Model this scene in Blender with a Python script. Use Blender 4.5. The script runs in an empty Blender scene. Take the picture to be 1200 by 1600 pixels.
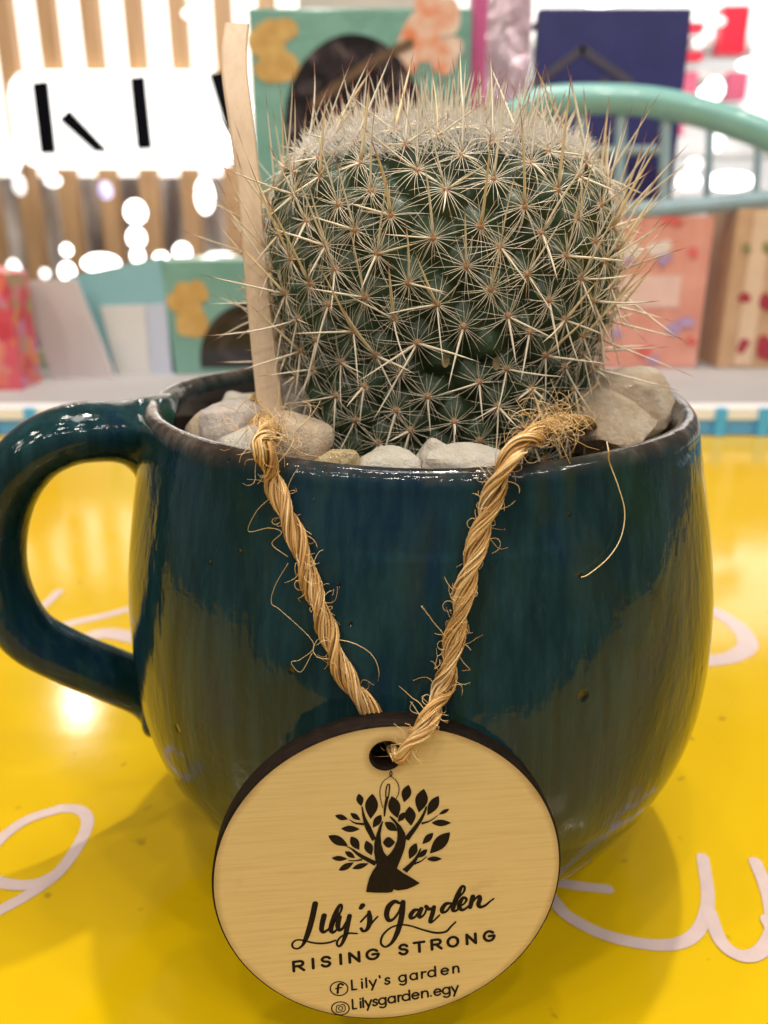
import bpy, bmesh, math, random
import numpy as np
from mathutils import Vector, Matrix, noise as mnoise
random.seed(7); RNG = np.random.default_rng(7)
S = bpy.context.scene
COL = S.collection
R_ = math.radians

# ------------------------------------------------------------------ camera
F_PX, PITCH = 1251.9, R_(19.597)
CAM = np.array([-.0055, -.1293, .1058])
cd = bpy.data.cameras.new('camera'); cam = bpy.data.objects.new('camera', cd); COL.objects.link(cam)
cam.location = CAM; cam.rotation_euler = (math.pi/2 - PITCH, 0, 0)
cd.sensor_fit = 'VERTICAL'; cd.sensor_height = 24.0; cd.lens = F_PX/1600*24.0
cd.clip_start = .004; cd.clip_end = 60
cd.dof.use_dof = True; cd.dof.focus_distance = .0985; cd.dof.aperture_fstop = 15.0
S.camera = cam
S.view_settings.view_transform = 'Standard'; S.view_settings.look = 'None'
S.view_settings.exposure = 0.0; S.view_settings.gamma = 1.0
S.cycles.use_denoising = True
S.cycles.max_bounces = 8; S.cycles.diffuse_bounces = 4; S.cycles.glossy_bounces = 4
S.cycles.sample_clamp_indirect = 6.0

# ------------------------------------------------------------------ light
w = bpy.data.worlds.new('World'); S.world = w; w.use_nodes = True
bg = w.node_tree.nodes['Background']; bg.inputs[0].default_value = (1.0, .93, .84, 1); bg.inputs[1].default_value = .16

def area(name, loc, target, size, power, col=(1, .93, .83), shape='DISK'):
    l = bpy.data.lights.new(name, 'AREA'); l.shape = shape; l.size = size; l.energy = power; l.color = col
    o = bpy.data.objects.new(name, l); COL.objects.link(o); o.location = loc
    o.rotation_euler = (Vector(target) - Vector(loc)).to_track_quat('-Z', 'Y').to_euler()
    return o
# ceiling downlights behind and over the table (they throw the overlapping shadows)
area('downlight_key', (.16, .40, 1.65), (0, 0, 0), .05, 13.5)
area('downlight_second', (-.30, .30, 1.9), (0, 0, 0), .06, 3.0)
area('downlight_third', (.55, .10, 1.9), (0, 0, 0), .06, 2.0)
area('downlight_far', (-1.17, 2.51, 1.6), (0, 0, 0), .09, 2.2)
area('display_fill', (.1, .15, 1.7), (0, .75, .1), .5, 7, (1, .95, .88))  # unseen soft fill, added to brighten the boxes behind the mug
# rows of small ceiling spots in front of the table; they light the front and glint in the glaze
for iy, yy in enumerate((-.55, -1.05, -1.6)):
    for ix in range(5):
        area('ceiling_spot', (-1.5+.72*ix+.2*(iy % 2)-.1, yy+.12*((ix*7) % 3), 1.55), (0, 0, .05), .06, 3.0, (1, .935, .83))

# ------------------------------------------------------------------ measuring helpers
def ray(px, py):
    a, b = (px-600)/F_PX, (800-py)/F_PX
    return np.array([a, math.cos(PITCH)+b*math.sin(PITCH), -math.sin(PITCH)+b*math.cos(PITCH)])
def on_z(px, py, z): d = ray(px, py); return CAM + d*(z-CAM[2])/d[2]
def at_y(px, py, y): d = ray(px, py); return CAM + d*(y-CAM[1])/d[1]

# ------------------------------------------------------------------ materials
def lin(r, g, b): return tuple(((c/255/12.92) if c/255 <= .04045 else ((c/255+.055)/1.055)**2.4) for c in (r, g, b)) + (1,)
class NT:
    def __init__(s, name):
        s.m = bpy.data.materials.new(name); s.m.use_nodes = True; s.t = s.m.node_tree; s.n = s.t.nodes
        s.b = s.n['Principled BSDF']
    def new(s, typ, **kw):
        n = s.n.new(typ)
        for k, v in kw.items(): setattr(n, k, v)
        return n
    def link(s, a, b): s.t.links.new(a, b)
    def set(s, **kw):
        for k, v in kw.items(): s.b.inputs[k.replace('_', ' ')].default_value = v
        return s
    def coords(s, scale=(1, 1, 1), rot=(0, 0, 0)):
        tc = s.new('ShaderNodeTexCoord'); mp = s.new('ShaderNodeMapping')
        mp.inputs['Scale'].default_value = scale; mp.inputs['Rotation'].default_value = rot
        s.link(tc.outputs['Object'], mp.inputs[0]); return mp.outputs[0]
    def noise(s, vec, scale=1, detail=4, rough=.55, dist=0):
        n = s.new('ShaderNodeTexNoise'); n.inputs['Scale'].default_value = scale; n.inputs['Detail'].default_value = detail
        n.inputs['Roughness'].default_value = rough; n.inputs['Distortion'].default_value = dist
        s.link(vec, n.inputs['Vector']); return n.outputs['Fac']
    def ramp(s, fac, stops):
        r = s.new('ShaderNodeValToRGB'); e = r.color_ramp.elements
        while len(e) < len(stops): e.new(.5)
        for el, (p, c) in zip(e, stops): el.position = p; el.color = c if len(c) == 4 else tuple(c)+(1,)
        s.link(fac, r.inputs[0]); return r.outputs[0]
    def mix(s, fac, a, b, mode='MIX'):
        m = s.new('ShaderNodeMix', data_type='RGBA', blend_type=mode)
        for sock, v in ((m.inputs[0], fac), (m.inputs[6], a), (m.inputs[7], b)):
            if hasattr(v, 'is_linked') or hasattr(v, 'links'): s.link(v, sock)
            else: sock.default_value = v
        return m.outputs[2]
    def math(s, op, a, b=None, clamp=False):
        m = s.new('ShaderNodeMath', operation=op, use_clamp=clamp)
        for i, v in enumerate((a, b)):
            if v is None: continue
            if hasattr(v, 'links'): s.link(v, m.inputs[i])
            else: m.inputs[i].default_value = v
        return m.outputs[0]
    def bump(s, h, strength=.3, dist=.001):
        b = s.new('ShaderNodeBump'); b.inputs['Strength'].default_value = strength; b.inputs['Distance'].default_value = dist
        s.link(h, b.inputs['Height']); s.link(b.outputs[0], s.b.inputs['Normal'])
    def color(s, c): s.link(c, s.b.inputs['Base Color'])
    def attr(s, name): n = s.new('ShaderNodeAttribute', attribute_name=name); return n

def plain(name, col, rough=.5, var=.12, scale=60, **kw):
    """a one-colour surface with a little procedural unevenness"""
    t = NT(name); v = t.coords((1, 1, 1)); n = t.noise(v, scale, 5)
    c1 = tuple(max(0, c*(1-var)) for c in col[:3]); c2 = tuple(min(1, c*(1+var)) for c in col[:3])
    t.color(t.ramp(n, [(.3, c1), (.7, c2)])); t.set(Roughness=rough, **kw)
    return t.m
def emit(name, col, strength):
    t = NT(name); t.set(Base_Color=(.8, .8, .8, 1), Emission_Color=col, Emission_Strength=strength); return t.m

# glazed stoneware
def glaze_material(lip_on=True):
    t = NT('teal_glaze'); v = t.coords((1, 1, 1))
    sep = t.new('ShaderNodeSeparateXYZ'); t.link(v, sep.inputs[0]); z = sep.outputs[2]
    vs = t.coords((420, 420, 22)); streak = t.noise(vs, 1, 6, .6)
    vb = t.coords((62, 62, 30)); blot = t.noise(vb, 1, 4, .55, .6)
    vf = t.coords((1500, 1500, 260)); fine = t.noise(vf, 1, 3)
    blue = (.005, .022, .042, 1); teal = (.005, .025, .029, 1); green = (.008, .029, .015, 1)
    c = t.ramp(blot, [(.36, blue), (.48, teal), (.56, (.005, .020, .023, 1)), (.66, green)])
    c = t.mix(t.ramp(streak, [(.42, (0, 0, 0)), (.72, (.6, .6, .6))]), c, (.021, .062, .072, 1))
    c = t.mix(t.ramp(fine, [(.62, (0, 0, 0)), (.8, (.4, .4, .4))]), c, (.035, .07, .07, 1))
    # olive runs of glaze below the rim
    vr = t.coords((150, 150, 6)); run = t.noise(vr, 1, 3)
    zr = t.math('MULTIPLY', t.math('SUBTRACT', z, .056), 55, True)
    runf = t.math('MULTIPLY', t.ramp(run, [(.56, (0, 0, 0)), (.66, (1, 1, 1))]), t.math('MULTIPLY', zr, .5))
    c = t.mix(runf, c, (.03, .04, .012, 1))
    # brown body showing where the glaze breaks over the lip
    wob = t.noise(t.coords((90, 90, 90)), 1, 4)
    zz = t.math('ADD', z, t.math('MULTIPLY', t.math('SUBTRACT', wob, .5), .004))
    br = t.math('MULTIPLY', t.math('SUBTRACT', zz, .0781), 480, True)
    lipn = t.noise(t.coords((260, 260, 120)), 1, 5)
    lip = t.ramp(lipn, [(.3, (.018, .012, .009)), (.5, (.042, .030, .023)), (.72, (.13, .11, .09))])
    if lip_on: c = t.mix(br, c, lip)
    # pinholes in the glaze
    geo = t.new('ShaderNodeTexCoord'); hole = None
    for (px, py, rad) in PINHOLES:
        p = mug_hit(px, py, 0)
        d = t.new('ShaderNodeVectorMath', operation='DISTANCE'); t.link(geo.outputs['Object'], d.inputs[0]); d.inputs[1].default_value = tuple(p)
        k = t.math('SUBTRACT', 1.0, t.math('DIVIDE', d.outputs['Value'], rad), True)
        hole = k if hole is None else t.math('MAXIMUM', hole, k)
    c = t.mix(t.ramp(hole, [(0, (0, 0, 0)), (.12, (.5, .5, .5)), (.45, (1, 1, 1))]), c, (.012, .010, .008, 1))
    t.color(c)
    h = t.math('ADD', t.math('MULTIPLY', streak, .20), t.math('MULTIPLY', blot, 2.2))
    h = t.math('SUBTRACT', h, t.math('MULTIPLY', hole, .9))
    speck = t.noise(t.coords((700, 700, 700)), 1, 2); h = t.math('ADD', h, t.math('MULTIPLY', speck, .10))
    t.bump(h, .45, .0007)
    t.set(Roughness=.08, Specular_IOR_Level=.32)
    return t.m

# ------------------------------------------------------------------ mesh helpers
class MB:
    def __init__(s): s.v = []; s.f = []; s.a = {}; s.n = 0
    def add(s, verts, faces, **attrs):
        verts = np.asarray(verts, float).reshape(-1, 3); k = len(verts)
        s.v.append(verts); s.f += [tuple(i+s.n for i in f) for f in faces]; s.n += k
        for key, val in attrs.items():
            s.a.setdefault(key, []).append((s.n-k, np.broadcast_to(np.asarray(val, float), (k,)) if np.ndim(val) < 2 else val))
        return s
    def tube(s, pts, rad, sides=4, cap=True, **attrs):
        pts = np.asarray(pts, float); n = len(pts); rad = np.broadcast_to(np.asarray(rad, float), (n,))
        tan = np.gradient(pts, axis=0); tan /= np.linalg.norm(tan, axis=1)[:, None]+1e-12
        ref = np.array([.31, .27, .91]) if abs(tan[0] @ np.array([.31, .27, .91])) < .9 else np.array([1., 0, 0])
        us = np.zeros_like(pts); u = ref - tan[0]*(ref @ tan[0])
        for i in range(n):
            u = u - tan[i]*(u @ tan[i]); u /= np.linalg.norm(u)+1e-12; us[i] = u
        ws = np.cross(tan, us)
        ang = np.arange(sides)/sides*2*math.pi
        V = pts[:, None]+rad[:, None, None]*(us[:, None]*np.cos(ang)[None, :, None]+ws[:, None]*np.sin(ang)[None, :, None])
        fs = []
        for i in range(n-1):
            for j in range(sides):
                k = (j+1) % sides; fs.append((i*sides+j, i*sides+k, (i+1)*sides+k, (i+1)*sides+j))
        if cap: fs.append(tuple(range(sides))[::-1]); fs.append(tuple((n-1)*sides+j for j in range(sides)))
        at = {}
        for k_, v_ in attrs.items(): at[k_] = np.repeat(np.broadcast_to(np.asarray(v_, float), (n,)), sides)
        return s.add(V.reshape(-1, 3), fs, **at)
    def box(s, lo, hi, **attrs):
        x0, y0, z0 = lo; x1, y1, z1 = hi
        return s.add([(x0,y0,z0),(x1,y0,z0),(x1,y1,z0),(x0,y1,z0),(x0,y0,z1),(x1,y0,z1),(x1,y1,z1),(x0,y1,z1)],
                     [(3,2,1,0),(4,5,6,7),(0,1,5,4),(1,2,6,5),(2,3,7,6),(3,0,4,7)], **attrs)
    def build(s, name, mat, parent=None, origin=(0, 0, 0), smooth=True, mats=None):
        me = bpy.data.meshes.new(name)
        V = np.concatenate(s.v) if s.v else np.zeros((0, 3)); V = V-np.asarray(origin, float)
        me.from_pydata(V.tolist(), [], s.f)
        for key, chunks in s.a.items():
            arr = np.zeros(s.n, np.float32)
            for st, val in chunks: arr[st:st+len(val)] = val
            at = me.attributes.new(key, 'FLOAT', 'POINT'); at.data.foreach_set('value', arr)
        for m in (mats or [mat]): me.materials.append(m)
        if smooth: me.polygons.foreach_set('use_smooth', [True]*len(me.polygons))
        me.update()
        return link(name, me, parent, origin if parent is None else (0, 0, 0))
def link(name, me, parent=None, loc=(0, 0, 0)):
    o = bpy.data.objects.new(name, me); COL.objects.link(o); o.location = loc
    if parent is not None: o.parent = parent
    return o
def tag(o, label=None, cat=None, group=None, kind=None):
    if label: o['label'] = label
    if cat: o['category'] = cat
    if group: o['group'] = group
    if kind: o['kind'] = kind
    return o
def empty(name, loc, label, cat, group=None):
    o = bpy.data.objects.new(name, None); COL.objects.link(o); o.location = loc; o.empty_display_size = .01
    return tag(o, label, cat, group)
def spline(pts, n=60):
    """Catmull-Rom through 2D/3D points"""
    P = np.asarray(pts, float); P = np.vstack([2*P[0]-P[1], P, 2*P[-1]-P[-2]]); out = []
    m = len(P)-3; ts = np.linspace(0, m-1e-9, n)
    for t in ts:
        i = int(t); u = t-i; a, b, c, d = P[i:i+4]
        out.append(.5*((2*b)+(c-a)*u+(2*a-5*b+4*c-d)*u*u+(3*b-a-3*c+d)*u**3))
    return np.array(out)
def resample(P, step):
    d = np.concatenate([[0], np.cumsum(np.linalg.norm(np.diff(P, axis=0), axis=1))]); n = max(3, int(d[-1]/step))
    s = np.linspace(0, d[-1], n); return np.stack([np.interp(s, d, P[:, k]) for k in range(P.shape[1])], 1)
def fill_mesh(name, polys, thick=0.0, bevel=0.0):
    """filled flat outline(s) via a 2D curve -> mesh; nested outlines are holes"""
    cu = bpy.data.curves.new(name, 'CURVE'); cu.dimensions = '2D'; cu.fill_mode = 'BOTH' if thick else 'FRONT'
    cu.extrude = thick/2; cu.bevel_depth = bevel; cu.bevel_resolution = 1
    for P in polys:
        sp = cu.splines.new('POLY'); sp.points.add(len(P)-1)
        for q, p in zip(sp.points, P): q.co = (p[0], p[1], 0, 1)
        sp.use_cyclic_u = True
    ob = bpy.data.objects.new('tmp', cu); COL.objects.link(ob)
    dg = bpy.context.evaluated_depsgraph_get(); me = bpy.data.meshes.new_from_object(ob.evaluated_get(dg))
    bpy.data.objects.remove(ob); bpy.data.curves.remove(cu); me.name = name; me.materials.clear()
    return me
def ribbon(mb, pts, width, z, rnd=True):
    """flat stroke of varying width in the XY plane at height z with round ends"""
    P = np.asarray(pts, float); n = len(P); wd = np.broadcast_to(np.asarray(width, float), (n,))/2
    t = np.gradient(P, axis=0); t /= np.linalg.norm(t, axis=1)[:, None]+1e-12; nr = np.stack([-t[:, 1], t[:, 0]], 1)
    Lp = P+nr*wd[:, None]; Rp = P-nr*wd[:, None]
    V = [(*a, z) for a in Lp]+[(*a, z) for a in Rp]
    fs = [(n+i, n+i+1, i+1, i) for i in range(n-1)]
    mb.add(V, fs)
    if rnd:
        for i, sg in ((0, -1), (n-1, 1)):
            a0 = math.atan2(t[i, 1]*sg, t[i, 0]*sg); a = a0+np.linspace(-math.pi/2, math.pi/2, 7)
            mb.add([(P[i, 0]+wd[i]*math.cos(q), P[i, 1]+wd[i]*math.sin(q), z) for q in a], [tuple(range(7))])

# ------------------------------------------------------------------ table
TBL = empty('table', (0, 0, 0), 'glossy yellow tabletop with pale handwritten lettering under the mug', 'table')
t = NT('yellow_laminate'); v = t.coords((1, 1, 1))
n1 = t.noise(v, 14, 3); n2 = t.noise(v, 900, 3)
c = t.ramp(n1, [(.3, (.575, .36, .0018)), (.7, (.62, .40, .003))])
sp = t.noise(v, 230, 2, .4); c = t.mix(t.ramp(sp, [(.715, (0, 0, 0)), (.78, (.6, .6, .6))]), c, (.22, .13, .01, 1))
t.color(c); t.link(t.ramp(t.noise(t.coords((26, 40, 30), (0, 0, .6)), 1, 6, .7), [(.35, (.075, .075, .075)), (.7, (.17, .17, .17))]), t.b.inputs['Roughness']); t.set(Specular_IOR_Level=.45); t.bump(t.math('ADD', n1, t.math('MULTIPLY', n2, .03)), .08, .002)
mb = MB(); mb.box((-.34, -.152, -.03), (.36, .9, 0)); mb.build('tabletop', t.m, TBL, smooth=False)
ink = plain('pale_pink_print', (.56, .43, .41, 1), .18, .05, 300)
def table_stroke(pxs, wpx, n=50, lvl=0):
    q = spline(pxs, n); P = np.array([on_z(a, b, 0)[:2] for a, b in q])
    m = MB(); sc = wpx/F_PX*np.linalg.norm(on_z(*pxs[len(pxs)//2], 0)-CAM)
    ribbon(m, P, sc, .00012+.00006*lvl); o = m.build('lettering', ink, TBL, smooth=False)
table_stroke([(-90, 1475), (0, 1423), (40, 1401), (88, 1367), (122, 1322), (137, 1285), (124, 1266), (92, 1264)], 17)
table_stroke([(96, 1264), (42, 1282), (0, 1313), (-25, 1350), (-12, 1374), (25, 1384), (62, 1380), (92, 1364)], 17, lvl=1)
table_stroke([(862, 1378), (905, 1385), (950, 1390)], 16)
table_stroke([(850, 1385), (868, 1412), (890, 1434), (940, 1460), (1000, 1475), (1050, 1477), (1082, 1464), (1100, 1437), (1106, 1400), (1098, 1341)], 18, lvl=1)
table_stroke([(1108, 1425), (1126, 1472), (1155, 1494), (1185, 1490), (1205, 1460), (1204, 1420), (1195, 1385), (1180, 1348)], 18, lvl=2)
table_stroke([(1200, 1440), (1222, 1478), (1260, 1490), (1300, 1470)], 20, lvl=3)
table_stroke([(1085, 1035), (1140, 1028), (1168, 1010), (1158, 985), (1128, 962), (1095, 948)], 26)
table_stroke([(70, 985), (120, 972), (165, 962), (215, 948)], 17)
table_stroke([(120, 1004), (165, 990), (225, 1000), (300, 1010)], 30, lvl=1)
table_stroke([(-40, 1010), (20, 985), (60, 955), (92, 925)], 14, lvl=2)
table_stroke([(560, 965), (610, 930), (690, 925), (740, 960), (690, 990)], 20)

# ------------------------------------------------------------------ mug
ZK = np.array([0, .012, .026, .04, .052, .063, .072, .080]); RK = np.array([.0428, .0452, .0478, .0487, .0474, .0424, .0356, .0275]); MH = .080
def cubic(z):
    n = len(ZK); A = np.zeros((n, n)); b = np.zeros(n); h = np.diff(ZK); A[0, 0] = A[-1, -1] = 1
    for i in range(1, n-1):
        A[i, i-1] = h[i-1]; A[i, i] = 2*(h[i-1]+h[i]); A[i, i+1] = h[i]
        b[i] = 6*((RK[i+1]-RK[i])/h[i]-(RK[i]-RK[i-1])/h[i-1])
    m = np.linalg.solve(A, b); z = np.atleast_1d(z); i = np.clip(np.searchsorted(ZK, z)-1, 0, n-2); u = z-ZK[i]; hh = h[i]
    return RK[i]+u*((RK[i+1]-RK[i])/hh-hh*(2*m[i]+m[i+1])/6)+u*u*m[i]/2+u**3*(m[i+1]-m[i])/(6*hh)
ZT = np.linspace(0, MH, 400); RT = cubic(MH-ZT)          # radius over height above the table
def mug_r(z): return np.interp(z, ZT, RT)
def mug_axis_x(z): return .0006*np.clip((MH-z)/.04, 0, 1)
def mug_hit(px, py, off):
    d = ray(px, py); d = d/np.linalg.norm(d); s = np.linspace(.04, .2, 6000); P = CAM+s[:, None]*d
    rad = np.hypot(P[:, 0]-mug_axis_x(P[:, 2]), P[:, 1]); k = np.argmax((rad < mug_r(P[:, 2])+off) & (P[:, 2] < MH+off) & (P[:, 2] > 0)); return P[k]
PINHOLES = [(893, 806, .00055), (909, 900, .0006), (914, 1088, .0009), (376, 862, .0004), (530, 915, .00035), (548, 975, .0004), (455, 1048, .0005), (280, 1137, .0008), (360, 720, .0004), (1098, 1045, .0008), (1005, 1000, .0003), (330, 880, .0004)]
glaze = glaze_material()
inner = NT('brown_inner_glaze'); v = inner.coords((120, 120, 40)); inner.color(inner.ramp(inner.noise(v, 1, 5), [(.3, (.012, .008, .008)), (.6, (.03, .017, .016)), (.8, (.05, .035, .028))])); inner.set(Roughness=.18, Coat_Weight=.3)
MUG = empty('mug', (0, 0, 0), 'dark teal glazed stoneware mug with a round belly, used as the cactus pot', 'mug')
prof = [(.0, .0025), (.020, .0025), (.0235, .0016), (.0250, .0), (.0272, .0), (.0284, .0012)]
for z in np.linspace(.003, .0775, 110): prof.append((float(mug_r(z)), z))
ro, ri = float(mug_r(.0775)), .0396
cxl, rl = (ro+ri)/2, (ro-ri)/2
for a in np.linspace(.12, math.pi-.12, 14): prof.append((cxl+rl*math.cos(a), .0775+rl*1.45*math.sin(a)))
prof += [(ri, .0775), (.0397, .074), (.0406, .066), (.0412, .056), (.041, .05), (0, .05)]
NA = 260; m = MB(); V = []; prof = np.array(prof)
for i, (r0, z) in enumerate(prof):
    for j in range(NA):
        a = j/NA*2*math.pi
        wob = .00028*math.sin(2*a+.7)*min(1, z/.05)+.00016*math.sin(5*a+z*60)+.0003*mnoise.noise(Vector((math.cos(a)*2, math.sin(a)*2, z*45)))
        dz = (.00035*math.sin(2*a+1.1)+.0002*math.sin(5*a)) if z > .07 else 0
        rr = r0+(wob if r0 > .01 else 0)
        V.append((rr*math.cos(a)+mug_axis_x(z), rr*math.sin(a), z+dz))
n = len(prof); k_in = n-5
fo = [(i*NA+j, i*NA+(j+1) % NA, (i+1)*NA+(j+1) % NA, (i+1)*NA+j) for i in range(0, n-1) for j in range(NA)]
m.add(V, fo); body = m.build('body', glaze, MUG, mats=[glaze, inner.m])
mi = np.zeros(len(fo), np.int32); mi[(n-6)*NA:] = 1; body.data.polygons.foreach_set('material_index', mi)
# handle: a pulled loop, thicker where it joins the wall
hp = [(262, 690), (215, 678), (160, 674), (100, 683), (46, 715), (8, 775), (-5, 850), (5, 922), (42, 988), (105, 1026), (165, 1050), (225, 1072), (262, 1080)]
H3 = np.array([at_y(a, b, -.004-.010*math.sin(min(1, max(0, (230-a)/230))*math.pi/2)) for a, b in hp])
H3 = spline(H3, 90); sN = np.linspace(0, 1, 90)
hr = .0044+.0003*np.sin(sN*7)+.0032*np.exp(-((sN-.03)/.06)**2)+.0030*np.exp(-((sN-.985)/.05)**2)
m = MB(); tan = np.gradient(H3, axis=0); tan /= np.linalg.norm(tan, axis=1)[:, None]
side = np.array([-.10, 1., 0]); V = []; NS = 40
for i in range(90):
    u = side-tan[i]*(side@tan[i]); u /= np.linalg.norm(u); nn = np.cross(tan[i], u)
    for j in range(NS):
        a = j/NS*2*math.pi; rr = hr[i]*(1+.04*mnoise.noise(Vector((math.cos(a), math.sin(a), sN[i]*6))))
        V.append(H3[i]+u*math.cos(a)*rr*1.28+nn*math.sin(a)*rr*.98)
m.add(V, [(i*NS+j, (i+1)*NS+j, (i+1)*NS+(j+1) % NS, i*NS+(j+1) % NS) for i in range(89) for j in range(NS)])
hd = m.build('handle', glaze_material(False), MUG)

# ------------------------------------------------------------------ soil and quartz pebbles
soilm = NT('dark_soil'); v = soilm.coords((1, 1, 1)); soilm.color(soilm.ramp(soilm.noise(v, 500, 6), [(.35, (.006, .004, .003)), (.65, (.03, .02, .013))])); soilm.set(Roughness=.95); soilm.bump(soilm.noise(v, 700, 5), .8, .001)
m = MB(); V = []; fs = []; nr, na = 26, 90
for i in range(nr):
    for j in range(na):
        r0 = .0408*i/(nr-1); a = j/na*2*math.pi; x, y = r0*math.cos(a), r0*math.sin(a)
        V.append((x, y, .070+.0022*mnoise.fractal(Vector((x*260, y*260, 3)), .8, 2, 4)))
fs = [(i*na+j, (i+1)*na+j, (i+1)*na+(j+1) % na, i*na+(j+1) % na) for i in range(nr-1) for j in range(na)]
m.add(V, fs); tag(m.build('soil', soilm.m), 'dark potting soil filling the mug around the cactus', 'soil', kind='stuff')

def quartz(name, c1, c2):
    t = NT(name); v = t.coords((1, 1, 1)); n = t.noise(v, 300, 6, .65, 1.2)
    t.color(t.ramp(n, [(.3, c1), (.7, c2)])); t.set(Roughness=.22, Transmission_Weight=.45, IOR=1.42, Subsurface_Weight=.0)
    t.bump(t.noise(v, 480, 6, .75), .8, .0012); return t.m
QM = {'tan': quartz('tan_quartz', (.78, .56, .36), (.97, .84, .66)), 'white': quartz('milky_quartz', (.82, .72, .56), (.98, .94, .86)),
      'grey': quartz('smoky_quartz', (.70, .59, .51), (.92, .82, .75)), 'gold': quartz('golden_quartz', (.72, .52, .24), (.96, .80, .50))}
def pebble(c, r, mat, label, seed, squash=(1, 1, 1), group='quartz pebbles in the mug'):
    rg = random.Random(seed); bm = bmesh.new(); bmesh.ops.create_icosphere(bm, subdivisions=4, radius=1)
    planes = [(Vector((rg.gauss(0, 1), rg.gauss(0, 1), rg.gauss(0, 1))).normalized(), rg.uniform(.70, .98)) for _ in range(16)]
    off = Vector((rg.uniform(0, 9), rg.uniform(0, 9), 0))
    for v_ in bm.verts:
        p = v_.co*(1+.22*mnoise.noise(v_.co*1.3+off))
        for nrm, d in planes:
            e = p.dot(nrm)-d
            if e > 0: p -= nrm*e*.93
        p *= (1+.02*mnoise.noise(v_.co*7+off))
        v_.co = Vector((p.x*squash[0], p.y*squash[1], p.z*squash[2]))*r*1.18
    me = bpy.data.meshes.new('pebble'); bm.to_mesh(me); bm.free(); me.materials.append(QM[mat])
    me.polygons.foreach_set('use_smooth', [True]*len(me.polygons)); me.set_sharp_from_angle(angle=R_(30))
    o = link('pebble', me, None, tuple(c)); return tag(o, label, 'pebble', group)
pebble(at_y(972, 636, -.002), .0068, 'tan', 'largest tan quartz pebble at the right, close to the rim', 3, (1.05, .9, .85))
pebble(at_y(940, 668, -.008), .0060, 'tan', 'broad tan quartz pebble just below the largest one at the right', 12, (1.15, 1, .8))
pebble(at_y(905, 618, .004), .0050, 'tan', 'tan quartz pebble wedged between cactus and right-hand stones', 21)
pebble(at_y(372, 668, -.012), .0044, 'grey', 'pinkish grey quartz pebble left of the wooden stick', 5, (1.2, 1, .9))
pebble(at_y(392, 706, -.022), .0042, 'white', 'milky white pebble in front of the grey one, left of the twine', 6, (1.2, .9, .8))
pebble(at_y(462, 697, -.026), .0044, 'tan', 'tan quartz pebble right of the left twine strand', 8, (1, .9, 1))
pebble(at_y(452, 640, -.006), .0046, 'grey', 'smoky quartz pebble behind the stick against the cactus', 15)
pebble(at_y(527, 731, -.0345), .0026, 'gold', 'small golden pebble at the front rim, left of the clear ones', 9, (1.15, .9, 1))
pebble(at_y(608, 738, -.0345), .0033, 'white', 'flat clear pebble at the middle of the front rim', 17, (1.15, .9, .9))
pebble(at_y(683, 724, -.033), .0026, 'white', 'rounded clear pebble at the front rim beside the long one', 14, (.9, .9, 1.1))
pebble(at_y(724, 733, -.0345), .0034, 'white', 'long pale pebble at the front rim next to the right twine strand', 19, (1.6, .9, .8))
rg = random.Random(4)
for i in range(12):
    a = R_(20+i*27.7); rr = .0335
    if 200 < math.degrees(a) % 360 < 345: continue
    pebble((rr*math.cos(a), rr*math.sin(a), .0735), .0042, ('tan', 'grey', 'white')[i % 3], 'pebble lying low inside the mug behind the cactus', 40+i, group='pebbles behind the cactus')

# ------------------------------------------------------------------ cactus
CB = np.array([.0031, .0030, .068])
CZ = np.array([.066, .072, .078, .084, .0885, .092, .099, .105, .1095, .1130, .1155, .1170, .1177]); CR = np.array([.0205, .0222, .0236, .0247, .0248, .0258, .0267, .0262, .0250, .0222, .0180, .0112, .0])*.945
tt = np.linspace(0, 1, len(CZ)); ct = spline(np.stack([CR, CZ], 1), 400); ct[:, 0] = np.maximum(ct[:, 0], 0)
arc = np.concatenate([[0], np.cumsum(np.hypot(*np.diff(ct, axis=0).T))])
# phyllotaxis from the apex downward, areoles smaller and closer near the crown
sA = arc[-1]-arc[::-1]; rA = ct[::-1, 0]; zA = ct[::-1, 1]      # sA: distance from apex
dens_sp = .00465*np.clip(.50+sA/.030, .50, 1.0)
dens = 1/(dens_sp**2*.98)
cum = np.concatenate([[0], np.cumsum((2*math.pi*(rA[1:]+rA[:-1])/2)*np.diff(sA)*(dens[1:]+dens[:-1])/2)])
NT_ = int(cum[-1]); TUB = []
gold = math.pi*(3-math.sqrt(5))
for k in range(NT_):
    s_ = np.interp(k+.5, cum, sA)+RNG.normal(0, .00022); r0 = np.interp(s_, sA, rA); z0 = np.interp(s_, sA, zA); a = k*gold+RNG.normal(0, .02)
    e = 5e-4; dr = np.interp(s_+e, sA, rA)-np.interp(s_-e, sA, rA); dz = np.interp(s_+e, sA, zA)-np.interp(s_-e, sA, zA)
    l = math.hypot(dr, dz)+1e-12; nr_, nz_ = -dz/l, dr/l
    if nr_ < -.05: nr_, nz_ = -nr_, -nz_
    if s_ < .003: nr_, nz_ = .2, 1
    N = np.array([nr_*math.cos(a), nr_*math.sin(a), nz_]); N /= np.linalg.norm(N)
    TUB.append((np.array([r0*math.cos(a), r0*math.sin(a), z0]), N, s_, np.interp(s_, sA, dens_sp)))
TP = np.array([q[0] for q in TUB]); TS = np.array([q[3] for q in TUB])
nzv, nav = 230, 400; zi = np.linspace(0, arc[-1], nzv); rv = np.interp(zi, arc, ct[:, 0]); zv = np.interp(zi, arc, ct[:, 1])
drv = np.gradient(rv, zi); dzv = np.gradient(zv, zi)
ang = np.arange(nav)/nav*2*math.pi
BV = np.stack([rv[:, None]*np.cos(ang), rv[:, None]*np.sin(ang), np.repeat(zv[:, None], nav, 1)], -1)
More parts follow.
